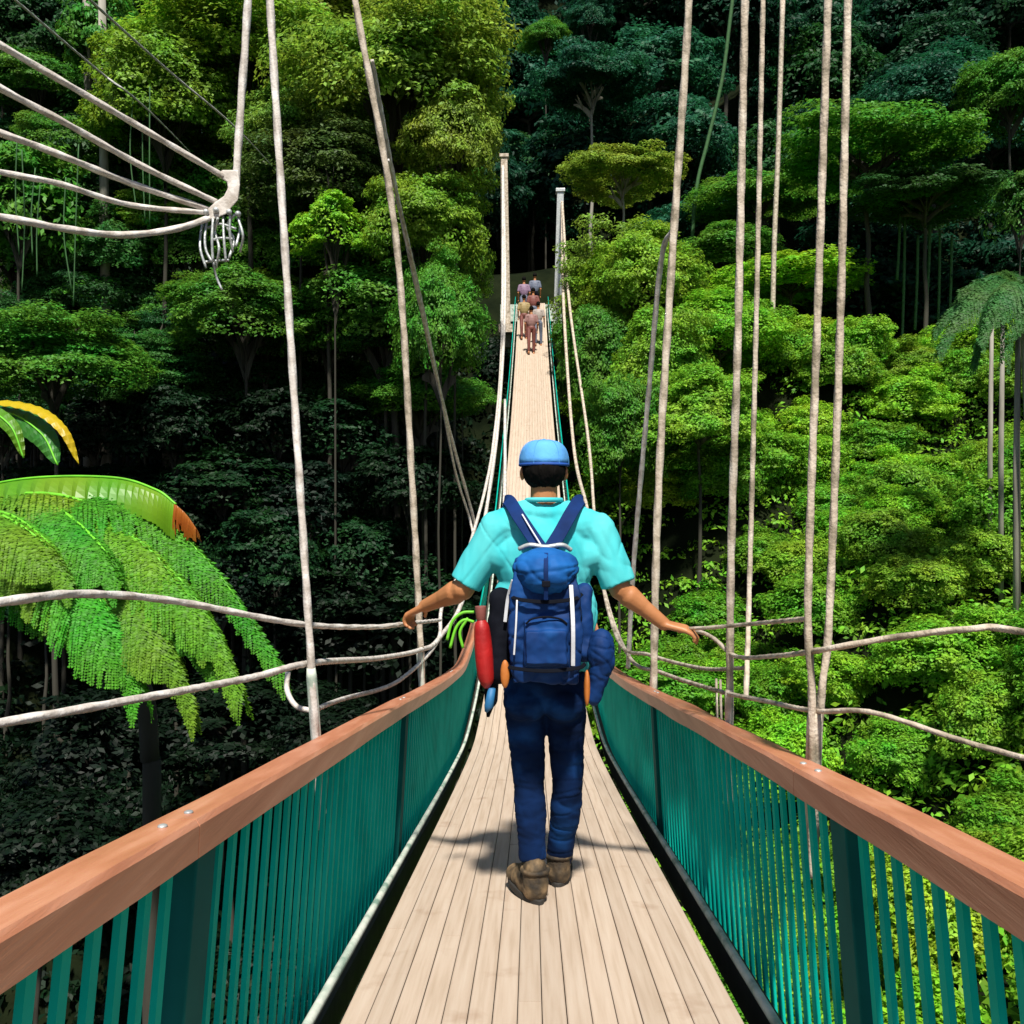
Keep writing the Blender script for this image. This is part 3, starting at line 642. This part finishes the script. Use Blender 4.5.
def cable(name, pts, wpx, m='rope', per=8, label=None, parent=None, raw=False, sides=9, r2=None):
    """wpx = width as seen at the first point; constant real thickness"""
    ps = [q if isinstance(q, Vector) else P(*q) for q in pts]
    d0 = pts[len(pts)//2]; d0 = d0[2] if not isinstance(d0, Vector) else d0.dot(FWD)
    sp = spline(ps, per); rad = wpx/FPX*d0/2
    if r2: rad = [r2[0]+(r2[1]-r2[0])*min(1, max(0, (q.dot(FWD)-2)/28)) for q in sp]
    if not hasattr(rad, '__len__'): rad = [rad*.82]*len(sp)
    Q = []; RR = []; T = []; acc = 0
    for i in range(len(sp)-1):
        L = (sp[i+1]-sp[i]).length; near = min(abs(sp[i].dot(FWD)), abs(sp[i+1].dot(FWD))) < 7.5
        m_ = max(1, int(L/(.016 if near else .4)))
        for k in range(m_): Q.append(sp[i].lerp(sp[i+1], k/m_)); RR.append(rad[i]+(rad[i+1]-rad[i])*k/m_); T.append(acc+L*k/m_)
        acc += L
    Q.append(sp[-1]); RR.append(rad[-1]); T.append(acc)
    mb = MB(); mb.tube(Q, RR, 14)
    for i, c in enumerate(Q):
        tw = 2*PI*T[i]/(RR[i]*16)
        for k in range(14):
            v = Vector(mb.v[i*14+k])-c; f = 1+.13*math.cos(4*(2*PI*k/14)+tw*1.0) if RR[i] < .03 else 1; mb.v[i*14+k] = tuple(c+v*f)
    o = mb.build(name, m, parent or br, True)
    if label: o['label'] = label
    return o
def railtop(s, y): return BP(s*.70, y, .66)
# suspender cables, foot on the railing, rising out of sight
A = 'suspender_cable'
cable(A, [(258, -260, 2.9), (270, 0, 2.9), (290, 330, 2.9), (311, 660, 2.9), BP(-.73, 2.93, .40)], 9)
cable(A, [(330, -160, 5.6), (355, 0, 5.6), (395, 230, 5.7), (412, 480, 5.8), BP(-.73, 5.85, .40)], 8, 'ropedirty')
cable(A, [(692, -160, 5.6), (689, 0, 5.6), (672, 260, 5.6), (658, 500, 5.6), BP(.73, 5.6, .40)], 9, 'ropedirty')
cable(A, [(750, -200, 3.45), (745, 0, 3.45), (738, 330, 3.45), (731, 560, 3.45), BP(.73, 3.42, .40)], 9, 'ropedirty')
cable(A, [(834, -200, 2.4), (828, 0, 2.4), (817, 330, 2.4), (808, 600, 2.4), (812, 700, 2.4), BP(.725, 2.39, .40)], 9, 'ropedirty')
cable(A, [(855, -200, 2.45), (848, 0, 2.45), (840, 330, 2.45), (829, 620, 2.45), (821, 700, 2.44), BP(.74, 2.44, .40)], 9, 'ropedirty')
cable(A, [(766, -150, 3.6), (763, 0, 3.6), (756, 330, 3.6), (749, 600, 3.6), (746, 699, 3.35)], 6, 'ropedirty')
cable(A, [(673, 230, 5.62), (661, 262, 5.8), (648, 400, 6.2), (634, 560, 6.6), (628, 668, 6.9)], 6)
cable(A, [(505, 400, 20), (505, 470, 16), (503, 560, 12)], 4)
# collars where the close cables are bound together
for top_, ft, rr_, mm in ((P(815, 712, 2.41), BP(.732, 2.415, .45), .021, 'ropedirty'), (P(311, 668, 2.9), BP(-.73, 2.93, .45), .017, 'pipe'), (P(419, 650, 5.82), BP(-.73, 5.85, .45), .020, 'pipe'), (P(729, 690, 3.43), BP(.73, 3.42, .45), .016, 'ropedirty')):
    mb = MB(); mb.tube([top_, top_.lerp(ft, .06), top_.lerp(ft, .5), ft], [rr_*.8, rr_, rr_, rr_], 12); mb.build('cable_sleeve', mm, br, True)
mb = MB(); mb.tube([BP(.735, 3.55, .62), BP(.735, 3.55, .86)], .005, 8); mb.tube([BP(.735, 3.63, .62), BP(.735, 3.63, .86)], .005, 8); mb.build('bracket', 'ropedirty', br, True)
# hand ropes
HL = (402, 624, 3.86); HR = (706, 637, 3.6)
B = 'hand_rope'
cable(B, [(-420, 660, 1.15), (0, 602, 1.75), (90, 594, 2.1), (180, 602, 2.45), (300, 624, 2.95), (370, 627, 3.5), (404, 624, 3.9), (440, 620, 5.2)], 7)
cable(B, [(672, 629, 3.7), (705, 628, 3.5), (750, 624, 3.2), (806, 619, 2.45)], 5, 'ropedirty')
cable(B, [(660, 624, 4.2), (706, 634, 3.6), (735, 656, 3.4), (775, 656, 2.9), (815, 651, 2.38), (890, 638, 2.2), (970, 629, 2.05), (1024, 632, 1.95), (1400, 700, 1.3)], 7, 'ropedirty')
# main cables sweeping from the far towers to the near end
TL = P(503, 165, 33); TRp = P(562, 200, 33)
Cn = 'main_cable'
cable(Cn, [TL, (505, 290, 29), (500, 400, 20.5), (488, 500, 13.5), (466, 590, 8.6), (440, 637, 6.6), (420, 650, 5.8), (380, 658, 4.5), (312, 663, 3.0), (250, 678, 2.6), (120, 702, 2.0), (0, 723, 1.7), (-400, 790, 1.15)], 9, r2=(.009, .05))
cable(Cn, [TL, (502, 330, 26), (494, 440, 18), (470, 545, 11), (444, 600, 7.6), (438, 640, 6.5), (400, 680, 5.2), (340, 700, 3.6), (313, 711, 2.95)], 6, r2=(.007, .045))
cable(Cn, [(372, 60, 5.65), (398, 200, 6.4), (428, 340, 8), (452, 440, 10.4), (473, 517, 12.6), (480, 560, 12)], 4, 'rope', r2=(.009, .04))
cable(Cn, [(388, 160, 5.7), (410, 250, 6.8), (436, 370, 8.6), (455, 470, 10.6), (470, 520, 12.0), (478, 560, 11)], 4, 'rope', r2=(.007, .03))
cable(Cn, [TRp, (563, 290, 29), (572, 430, 18.5), (588, 512, 12.5), (604, 590, 9), (628, 655, 6.9), (660, 672, 5.6), (715, 690, 3.7), (765, 701, 2.9), (815, 711, 2.42), (870, 712, 2.2), (960, 740, 2), (1024, 758, 1.85), (1400, 860, 1.2)], 6, 'ropedirty', r2=(.006, .05))
cable(Cn, [TRp, (569, 300, 28), (587, 430, 18.5), (594, 510, 12.5), (600, 570, 9.5), (618, 640, 7.2), (650, 655, 6.0), (700, 668, 4.6), (748, 668, 3.5)], 5, 'ropedirty', r2=(.006, .045))
mb = MB(); mb.tube(spline([P(288, 672, 2.98), P(287, 690, 2.96), P(296, 706, 2.94), P(313, 711, 2.93)], 6), .009, 8); mb.build('rope_loop', 'rope', br, True)
# stays from the slope
cable('stay_wire', [(-30, -40, 5), (15, 0, 5.4), (100, 72, 6.6), (150, 112, 8), (190, 152, 20)], 2.6, 'wire')
cable('stay_wire', [(60, -30, 5), (90, 0, 5.3), (170, 72, 7), (240, 132, 9), (272, 166, 20)], 2.6, 'wire')
# five fanned stays held at a clamp
NODE = P(232, 192, 3.2)
cable(A, [(262, -260, 3.2), (248, 0, 3.2), (242, 90, 3.2), (235, 196, 3.2)], 9)
fan = [[(-300, -130, 2.0), (0, 45, 2.6), (60, 80, 2.75), (150, 133, 3.0), (226, 178, 3.2)],
 [(-300, -80, 2.0), (0, 88, 2.6), (60, 120, 2.75), (140, 165, 3.0), (216, 202, 3.2)],
 [(-300, 30, 2.0), (0, 133, 2.6), (60, 155, 2.75), (130, 183, 3.0), (210, 210, 3.2)],
 [(-300, 110, 2.0), (0, 172, 2.6), (60, 184, 2.75), (130, 205, 3.0), (210, 213, 3.2)],
 [(-300, 170, 2.0), (0, 217, 2.6), (60, 228, 2.75), (120, 235, 2.95), (175, 229, 3.1), (212, 217, 3.2)]]
for i, f in enumerate(fan): cable('stay_cable', f, 8 if i != 3 else 7)
# clamp: forged plate with a curved throat
mb = MB(); out = [(222, 170), (238, 170), (240, 185), (238, 200), (226, 214), (212, 220), (204, 212), (214, 203), (224, 196), (228, 188), (227, 182), (218, 176)]
fr = [P(x, y, 3.185) for x, y in out]; bk = [P(x, y, 3.225) for x, y in out]; n = len(out)
mb.add(fr+bk, [tuple(range(n-1, -1, -1)), tuple(range(n, 2*n))]+[(i, (i+1) % n, (i+1) % n+n, i+n) for i in range(n)])
cl = mb.build('cable_clamp', 'rope', br, bevel=.004)
for x, y in ((206, 212), (216, 210), (229, 212), (238, 214)):
    mb = MB(); mb.ball(P(x, y, 3.18), .011, 10, 7); o = mb.build('bolt', 'steel', None, True); o.parent = cl; o.matrix_parent_inverse = Matrix.Translation(-Vector(br.location))@Matrix.Translation(br.location)
    o.matrix_parent_inverse = Matrix.Identity(4) if False else Matrix.Translation(Vector((0, 0, 0)))
for pts in ([(208, 215), (205, 235), (206, 250), (212, 262)], [(213, 218), (212, 240), (213, 262)], [(223, 216), (224, 240), (226, 262)], [(230, 214), (230, 235), (233, 252)], [(238, 212), (240, 228), (236, 246)], [(205, 262), (216, 261), (229, 260)], [(212, 240), (222, 238), (232, 239)], [(213, 262), (216, 276), (222, 290)], [(218, 218), (215, 232), (219, 248), (216, 268)], [(235, 214), (227, 226), (234, 240), (229, 258)], [(203, 220), (200, 246), (206, 268)], [(208, 228), (220, 224), (236, 229)], [(238, 218), (243, 236), (240, 252)]):
    mb = MB(); mb.tube(spline([P(x, y, 3.2+.02*math.sin(x)) for x, y in pts], 5), .0048, 6); mb.build('shackle_link', 'steel', cl, True)
# far towers
for s, top, px in ((-1, TL, 503), (1, TRp, 562)):
    foot = BP(s*.95, 33, -.6); mb = MB(); k = Vector((.16, 0, 0))
    t2 = Vector((foot.x*.4+top.x*.6, 33.0, top.z+.25)); w_ = .12
    mb.hexa([foot+Vector((x*w_*1.5, y*w_*1.5, 0)) for x, y in ((-1, -1), (1, -1), (1, 1), (-1, 1))]+[t2+Vector((x*w_, y*w_, 0)) for x, y in ((-1, -1), (1, -1), (1, 1), (-1, 1))])
    mb.box(t2+Vector((0, 0, .06)), (.34, .34, .12)); mb.box(BP(s*.95, 33, .1), (.5, .5, .3))
    o = mb.build('tower', 'ropedirty' if s < 0 else 'steel', br, bevel=.01)
mb = MB(); mb.box((CX, 37.9, zd(37.4)-.4), (2.6, 1.2, .7)); mb.build('abutment', 'pipe', br)

# ------------------------------------------------------------------ the hiker
FEET = P(537, 896, 3.6); FEET.z = zd(FEET.y)
hk = empty('person', FEET, 'hiker in turquoise shirt and blue cap walking away with both hands on the ropes', 'person')
DB = 3.6
def J(px, py, dd=0): return P(px, py, DB+dd)
SH_L, EL_L, WR_L = J(494, 532), J(463, 589, .0), J(425, 606, .16)
SH_R, EL_R, WR_R = J(600, 532), J(620, 589, -.02), J(664, 624, .0)
body = MB()
hd = J(544, 468, .02)
body.ball(hd+Vector((0, 0, .0)), (.072, .092, .112), 20, 14); body.ball(hd+Vector((0, .03, -.07)), (.055, .065, .06), 14, 10)
body.ball(hd+Vector((0, .098, -.02)), (.013, .02, .022)); body.ball(hd+Vector((0, .09, -.062)), (.024, .012, .010))
for s in (-1, 1):
    body.ball(hd+Vector((s*.087, .004, -.022)), (.011, .019, .030)); body.ball(hd+Vector((s*.03, .084, .01)), (.016, .012, .010))
body.cap(J(544, 486, .01), J(544, 508, .01), .054, .056)
body.ball(J(545, 574), (.14, .08, .20)); body.ball(J(545, 655), (.12, .09, .12)); body.cap(J(512, 530), J(578, 530), .05, .05)
body.cap(SH_L+Vector((.012, 0, -.012)), EL_L, .044, .046); body.cap(EL_L, WR_L, .045, .028); body.cap(EL_L.lerp(WR_L, .2), EL_L.lerp(WR_L, .45), .049, .040)
body.cap(SH_R+Vector((-.012, 0, -.012)), EL_R, .044, .044); body.cap(EL_R, WR_R, .043, .027); body.cap(EL_R.lerp(WR_R, .2), EL_R.lerp(WR_R, .45), .046, .038)
HIP_L, KN_L, AN_L = J(524, 690), J(529, 785, .03), J(533, 862, -.02)
HIP_R, KN_R, AN_R = J(565, 690), J(568, 785, .05), J(559, 862, .20)
for a, b, c in ((HIP_L, KN_L, AN_L), (HIP_R, KN_R, AN_R)):
    body.cap(a, b, .07, .048); body.cap(b, c, .046, .034)
def hand(wr, dirv, palmn, side, cu=1):
    """palm, four bent fingers over the rope and a thumb leaving the palm's side near its base"""
    d = dirv.normalized(); n = palmn.normalized(); n = (n-d*n.dot(d)).normalized(); sdv = d.cross(n).normalized()*side
    kn = wr+d*.088
    for k in (-1.1, -.4, .4, 1.1): body.cap(wr+sdv*k*.014, kn+sdv*k*.021, .015, .0125, seg=10)
    for k, (o_, L) in enumerate(((-1.5, .066), (-.5, .078), (.5, .074), (1.5, .058))):
        b0 = kn+sdv*o_*.0195; b1 = b0+(d*.86+n*.5*cu).normalized()*L*.45; b2 = b1+(d*(.25+.6*(1-cu))+n*.95*cu).normalized()*L*.33; b3 = b2+(n*.8-d*(.5-1.1*(1-cu))).normalized()*L*.25
        body.cap(b0, b1, .0100, .0092, seg=8); body.cap(b1, b2, .0092, .0085, seg=8); body.cap(b2, b3, .0085, .0075, seg=8)
    t0 = wr+d*.022-sdv*.022; t1 = t0+(d*.6-sdv*.75+n*.3)*.038; t2 = t1+(d*.75-sdv*.15+n*.65)*.032
    body.cap(t0, t1, .0135, .0105, seg=8); body.cap(t1, t2, .0105, .0085, seg=8)
hand(WR_L, P(402, 622, 3.86)-WR_L+Vector((-.03, 0, .0)), Vector((.05, .1, -1)), 1)
hand(WR_R, Vector((.16, -.02, -.035)), Vector((.05, .15, -1)), -1, .5)
body.remesh('body', 'skin', hk, .0045, 5)
sh = MB()
sh.cap(J(506, 527), J(584, 527), .078, .078, seg=18); sh.cap(J(530, 516), J(560, 516), .064, .064, seg=18); sh.cap(J(523, 517), J(500, 530), .07, .07); sh.cap(J(567, 517), J(592, 530), .07, .07); sh.ball(J(545, 514), (.085, .075, .05), 16, 10)
sh.ball(J(545, 560, 0), (.205, .125, .20), 24, 16); sh.ball(J(544, 610, 0), (.215, .128, .22), 24, 16); sh.tube([J(545, 600), J(544, 668)], [.17, .175], 22)
sh.cap(SH_L+Vector((.01, 0, .005)), SH_L.lerp(EL_L, .92), .078, .070, (1, 0), 20); sh.cap(SH_R+Vector((-.01, 0, .005)), SH_R.lerp(EL_R, .92), .078, .070, (1, 0), 20)
sh.cap(J(520, 560), SH_L.lerp(EL_L, .3), .09, .07, seg=18); sh.cap(J(570, 560), SH_R.lerp(EL_R, .3), .09, .07, seg=18)
sh.remesh('shirt', 'shirt', hk, .006, 5, (.009, (9, 6, 3.2), (.0038, (8, 6, 2.2), 5)))
col_ = MB(); ring = [J(544, 500)+Vector((math.cos(a)*.068, math.sin(a)*.064, 0)) for a in [2*PI*k/24 for k in range(25)]]; col_.tube(ring, .010, 8, False); col_.build('collar', 'shirt', hk, True)
jn = MB()
jn.ball(J(545, 680), (.165, .12, .12), 20, 12); jn.ball(J(526, 700, -.03), (.09, .10, .09)); jn.ball(J(563, 700, -.03), (.09, .10, .09))
for a, b, c in ((HIP_L, KN_L, AN_L), (HIP_R, KN_R, AN_R)):
    jn.cap(a, b, .086, .064, seg=18); jn.cap(b, c+Vector((0, 0, .01)), .064, .055, (1, 0), 18); jn.cap(b.lerp(c, .2), b.lerp(c, .5), .066, .061, seg=18)
jn.remesh('jeans', 'jeans', hk, .007, 4, (.005, (7, 7, 11), (.003, (5, 5, 15), 4)))
hr = MB(); hr.ball(hd+Vector((0, -.012, -.008)), (.088, .097, .084), 20, 14); hr.ball(hd+Vector((0, -.025, -.035)), (.078, .068, .055), 16, 10)
hr.remesh('hair', 'hair', hk, .006, 3, (.004, (60, 60, 20)))
cp = MB(); V = []; F = []; seg = 28; rings = 9
for i in range(rings+1):
    th = PI/2*i/rings
    for k in range(seg):
        a = 2*PI*k/seg; V.append(hd+Vector((.100*math.cos(a)*math.sin(th)**.62, .110*math.sin(a)*math.sin(th)**.62+.005, .014+.098*math.cos(th)**.85)))
for i in range(rings):
    for k in range(seg): F.append((i*seg+k, (i+1)*seg+k, (i+1)*seg+(k+1) % seg, i*seg+(k+1) % seg))
cp.add(V, F); cap = cp.build('cap', 'cap', hk, True); md = cap.modifiers.new('t', 'SOLIDIFY'); md.thickness = .004
sm_ = MB()
for q in range(3):
    a0 = PI*q/3+.1
    for sg in (1, -1): sm_.tube([hd+Vector((sg*.1012*math.cos(a0)*math.sin(th)**.62, sg*.1112*math.sin(a0)*math.sin(th)**.62+.005, .0145+.0985*math.cos(th)**.85)) for th in [PI/2*i/12 for i in range(13)]], .0010, 5, False)
sm_.ball(hd+Vector((0, .005, .114)), (.008, .008, .004)); sm_.build('cap_seam', 'cap', hk, True)
bd = MB(); bd.tube([hd+Vector((.0970*math.cos(a), .107*math.sin(a)+.005, .012)) for a in [2*PI*k/28 for k in range(29)]], .0062, 8, False); bd.build('cap_band', 'capband', hk, True)
vz = MB(); V = []; 
for r_ in (1.0, 1.35, 1.75):
    for k in range(13):
        a = R(25)+R(130)*k/12; V.append(hd+Vector((.095*math.cos(a)*(1 if r_ < 1.1 else 1), .105*math.sin(a)*r_, .016-.02*(r_-1))))
vz.add(V, [(i*13+k, i*13+k+1, (i+1)*13+k+1, (i+1)*13+k) for i in range(2) for k in range(12)]); v_ = vz.build('cap_visor', 'capband', hk, True); md = v_.modifiers.new('t', 'SOLIDIFY'); md.thickness = .005
def shoe(an, yaw, lift):
    g = zd(an.y); rot = Matrix.Rotation(yaw, 3, 'Z')@Matrix.Rotation(-lift, 3, 'X'); o_ = Vector((an.x, an.y, g))
    T = lambda x, y, z: o_+rot @ Vector((x, y, z))
    up = MB(); up.cap(T(0, -.03, .055), T(0, .13, .045), .050, .044, seg=16); up.ball(T(0, .17, .042), (.05, .055, .036), 16, 10, rot)
    up.cap(T(0, -.03, .06), T(0, -.02, .125), .05, .050, seg=16); up.ball(T(0, .05, .075), (.044, .09, .045), 14, 10, rot)
    u = up.remesh('shoe', 'shoe', hk, .006, 3, (.003, (30, 30, 30)))
    so = MB(); n = 24; a_ = []
    for k in range(n):
        q = 2*PI*k/n; c = math.cos(q); s_ = math.sin(q); a_.append((.050*c*(1+.10*s_), .075+.155*s_))
    bot = [T(x, y, 0) for x, y in a_]; top = [T(x*1.04, y, .028) for x, y in a_]
    so.add(bot+top, [tuple(range(n-1, -1, -1)), tuple(range(n, 2*n))]+[(i, (i+1) % n, (i+1) % n+n, i+n) for i in range(n)])
    q = so.build('sole', 'sole', None, False, bevel=.004); q.parent = u; q.matrix_parent_inverse = Matrix.Identity(4)
    c_ = MB(); c_.tube([T(.052*math.cos(a), -.022+.052*math.sin(a), .128) for a in [2*PI*k/16 for k in range(17)]], .009, 6, False)
    c2 = c_.build('cuff', 'orange', None, True); c2.parent = u; c2.data.materials[0] = M['shoe']; c2.matrix_parent_inverse = Matrix.Identity(4)
shoe(Vector((AN_L.x, AN_L.y-.02, 0)), R(22), 0.0)
shoe(Vector((AN_R.x, AN_R.y, 0)), R(-6), 0.0)

# ------------------------------------------------------------------ backpack
PB = 3.36
def K(px, py, dd=0): return P(px, py, PB+dd)
bpk = empty('backpack', K(545, 672), 'blue hiking backpack with lighter lid on the walking hiker', 'backpack')
mb = MB(); c = K(545, 618, .03)
def ring_(w_, d_, z_): return [c+Vector((x*w_, y*d_, z_)) for x, y in ((-1, -1), (1, -1), (1, 1), (-1, 1))]
mb.hexa(ring_(.122, .09, -.235)+ring_(.138, .12, -.06)); mb.hexa(ring_(.138, .12, -.065)+ring_(.128, .11, .12)); mb.hexa(ring_(.128, .11, .115)+ring_(.105, .085, .235))
mb.remesh('main_bag', 'pack', bpk, .006, 16, (.007, (9, 8, 15), (.007, (9, 8, 7), 5)))
mb = MB(); c = K(546, 568, -.02); mb.ball(c, (.128, .12, .075), 20, 12); mb.ball(c+Vector((0, -.03, -.035)), (.10, .10, .06), 18, 10); mb.remesh('lid', 'packlid', bpk, .005, 3, (.006, (8, 8, 20), (.004, (6, 6, 15), 4)))
mb = MB(); mb.tube(spline([K(519, 549, .08), K(530, 545, .06), K(546, 547, .055), K(562, 545, .06), K(571, 550, .08)], 6), .009, 8); mb.build('grab_handle', 'steel', bpk, True)
def strap(name, pts, wd, m, th=.007, nrm=Vector((0, -1, .25))):
    mb = MB(); sp = spline(pts, 7); n = len(sp); V = []
    for i, p in enumerate(sp):
        tg = (sp[min(i+1, n-1)]-sp[max(i-1, 0)]).normalized(); s_ = tg.cross(nrm).normalized(); u = s_.cross(tg)
        V += [p-s_*wd/2-u*th/2, p+s_*wd/2-u*th/2, p+s_*wd/2+u*th/2, p-s_*wd/2+u*th/2]
    F = [(i*4+k, i*4+(k+1) % 4, i*4+4+(k+1) % 4, i*4+4+k) for i in range(n-1) for k in range(4)]+[(3, 2, 1, 0), tuple((n-1)*4+k for k in range(4))]
    mb.add(V, F); return mb.build(name, m, bpk, bevel=.002)
for sx, pts in ((-1, [(505, 503, .29), (509, 501, .22), (518, 515, .13), (530, 533, .095), (541, 549, .07)]), (1, [(583, 503, .29), (579, 501, .22), (570, 515, .13), (560, 533, .095), (550, 549, .07)])):
    strap('shoulder_strap', [K(*q) for q in pts], .052, 'strap', .012)
strap('strap_edge', [K(522, 514, .11), K(531, 529, .08), K(541, 545, .055)], .006, 'zip', .004)
strap('side_strap', [K(571, 585, -.09), K(573, 625, -.125), K(573, 666, -.10)], .015, 'zip', .006)
strap('side_strap', [K(513, 580, -.06), K(508, 598, -.03), K(505, 622, -.02)], .013, 'zip', .006)
strap('side_strap', [K(517, 600, -.11), K(516, 625, -.125), K(514, 655, -.12)], .007, 'zip', .005)
mb = MB(); mb.cap(K(502, 600, .06), K(500, 668, .04), .05, .058); mb.remesh('side_pocket', 'black', bpk, .007, 3, (.008, (12, 12, 12)))
mb = MB(); mb.cap(K(583, 592, .08), K(585, 650, .07), .034, .045); mb.remesh('side_pocket', 'pack', bpk, .007, 3, (.01, (14, 14, 14)))
mb = MB(); c = K(546, 640, -.08); mb.box(c+Vector((0, .02, -.01)), (.165, .10, .17)); mb.box(c+Vector((0, .0, -.02)), (.15, .11, .12)); mb.remesh('front_pocket', 'pack', bpk, .006, 5, (.007, (12, 10, 16)))
for pts in ([(510, 594, -.03), (517, 599, -.10), (546, 602, -.108), (574, 599, -.10), (582, 594, -.03)], [(507, 664, -.03), (513, 668, -.10), (546, 671, -.12), (578, 668, -.10), (585, 664, -.03)]):
    strap('compression_strap', [K(*q) for q in pts], .014, 'black', .006)
mb = MB(); mb.tube(spline([K(526, 624, -.115), K(532, 619, -.118), K(546, 617, -.12), K(560, 619, -.118), K(567, 624, -.115)], 6), .004, 6); mb.build('zipper', 'black', bpk, True)
mb = MB(); mb.box(K(546, 584, -.15), (.030, .012, .022)); mb.build('buckle', 'black', bpk, bevel=.003)
strap('lid_strap', [K(546, 553, -.09), K(546, 566, -.145), K(546, 584, -.148), K(546, 600, -.13)], .016, 'strap', .005)
# things hung on the pack
def hungthing(name, c, label, cat): return empty(name, c, label, cat)
e = hungthing('waist_pouch', K(601, 700), 'puffed blue pouch hanging at the right side of the backpack', 'pouch')
mb = MB(); mb.ball(K(601, 650, .04), (.055, .06, .085), 16, 12); mb.cap(K(603, 660, .04), K(594, 698, .05), .05, .028); mb.remesh('pouch', 'pack', e, .005, 3, (.007, (14, 14, 14), (.0035, (12, 12, 12), 5)))
mb = MB(); mb.ball(K(587, 688, -.0), (.012, .02, .068), 12, 10); mb.build('orange_tab', 'orange', e, True)
e = hungthing('water_bottle', K(484, 690), 'red water bottle hanging at the left side of the backpack', 'bottle')
mb = MB(); mb.tube(spline([K(481, 618, 0), K(482, 630, 0), K(484, 655, 0), K(486, 676, 0), K(487, 688, 0)], 4), [.012, .018, .024, .028, .030, .032, .033, .034, .034, .034, .034, .033, .032, .029, .025, .018, .010], 14); mb.build('flask', 'red', e, True)
mb = MB(); mb.tube([K(480.5, 606, 0), K(481, 620, 0)], [.022, .018], 12); mb.build('bottle_cap', 'brown', e, True, bevel=.003)
mb = MB(); mb.cap(K(493, 640, .05), K(491, 700, .04), .032, .026); mb.cap(K(491, 700, .04), K(488, 716, .04), .02, .008); mb.remesh('holster', 'black', e, .006, 2)
mb = MB(); mb.ball(K(505, 674, -.075), (.017, .012, .052), 12, 10); tag(mb.build('luggage_tag', 'orange', None, True), 'small orange oval tag on the lower left of the backpack', 'tag')
mb = MB(); mb.tube([K(492, 688, .0), K(489, 706, .0), K(486, 712, .0)], [.014, .018, .006], 10); tag(mb.build('cloth_tag', 'bluetag', None, True), 'small light blue cloth below the red bottle', 'cloth')
mb = MB()
for pts in ([(474, 612), (462, 613), (452, 622), (447, 640)], [(474, 622), (464, 620), (456, 628), (450, 648)], [(468, 618), (460, 632), (463, 648)]):
    mb.tube(spline([P(x, y, 3.45) for x, y in pts], 6), .006, 7)
tag(mb.build('cord_loop', 'lime', None, True), 'lime green cord looped beside the red bottle', 'cord')

# ------------------------------------------------------------------ people far along the bridge
def walker(x, y, ht, shirt, legs, label, yaw=0, arm=0):
    b = BP(x, y, 0); e = empty('person', b, label, 'person'); s = ht/1.75; rot = Matrix.Rotation(yaw, 3, 'Z')
    T = lambda X_, Y_, Z_: b+rot @ Vector((X_*s, Y_*s, Z_*s))
    m = MB(); m.ball(T(0, 0, 1.63), (.075*s, .09*s, .115*s)); m.cap(T(0, 0, 1.5), T(0, 0, 1.42), .05*s, .06*s); m.ball(T(0, 0, 1.2), (.15*s, .09*s, .28*s))
    for q in (-1, 1):
        m.cap(T(q*.18, 0, 1.38), T(q*.23, -.02, 1.1), .045*s, .038*s); m.cap(T(q*.23, -.02, 1.1), T(q*.22, .1+.1*arm, .88), .036*s, .026*s); m.ball(T(q*.22, .12+.12*arm, .82), (.025, .03, .05))
        m.cap(T(q*.09, 0, .92), T(q*.1, .08*q, .5), .07*s, .05*s); m.cap(T(q*.1, .08*q, .5), T(q*.1, .02+.1*q, .1), .048*s, .035*s); m.cap(T(q*.1, .1*q, .05), T(q*.1, .14+.1*q, .04), .042*s, .035*s)
    m.remesh('body', 'skin', e, .014, 2)
    m = MB(); m.ball(T(0, 0, 1.2), (.18*s, .12*s, .28*s)); m.cap(T(-.13, 0, 1.38), T(.13, 0, 1.38), .07*s, .07*s)
    for q in (-1, 1): m.cap(T(q*.17, 0, 1.38), T(q*.22, -.02, 1.18), .062*s, .055*s)
    m.remesh('shirt', shirt, e, .014, 2)
    m = MB(); m.ball(T(0, 0, .95), (.15*s, .11*s, .12*s))
    for q in (-1, 1): m.cap(T(q*.09, 0, .9), T(q*.1, .08*q, .5), .085*s, .065*s); m.cap(T(q*.1, .08*q, .5), T(q*.1, .02+.1*q, .14), .065*s, .052*s)
    m.remesh('trousers', legs, e, .014, 2)
    m = MB(); m.ball(T(0, -.015, 1.66), (.085*s, .1*s, .1*s)); m.remesh('hair', 'hair', e, .014, 1)
M['pink'] = two('pink', (.25, .13, .12), .15); M['cream'] = two('cream', (.34, .29, .26), .1); M['yellow'] = two('yellow', (.30, .22, .09), .15); M['mauve'] = two('mauve', (.22, .14, .22), .15); M['greyb'] = two('greyb', (.12, .14, .2), .2)
walker(-.02, 30.2, 1.62, 'pink', 'brown', 'walker in pink top and brown trousers, nearest of the distant group', .1)
walker(.22, 31.2, 1.54, 'cream', 'greyb', 'walker in cream top right behind the pink one', -.1, 1)
walker(-.28, 32.0, 1.6, 'yellow', 'brown', 'walker in yellow top at the left side of the distant group', .1)
walker(.05, 33.0, 1.62, 'brown', 'greyb', 'walker in brown top in the middle of the distant group', 0, 1)
walker(-.3, 34.6, 1.7, 'mauve', 'greyb', 'walker in mauve top, left of the two farthest', .05)
walker(.12, 35.2, 1.72, 'greyb', 'black', 'walker in dark grey blue top, right of the two farthest', 0)
print('trees', seq[0], 'far', far_n, 'shrubs', ns)
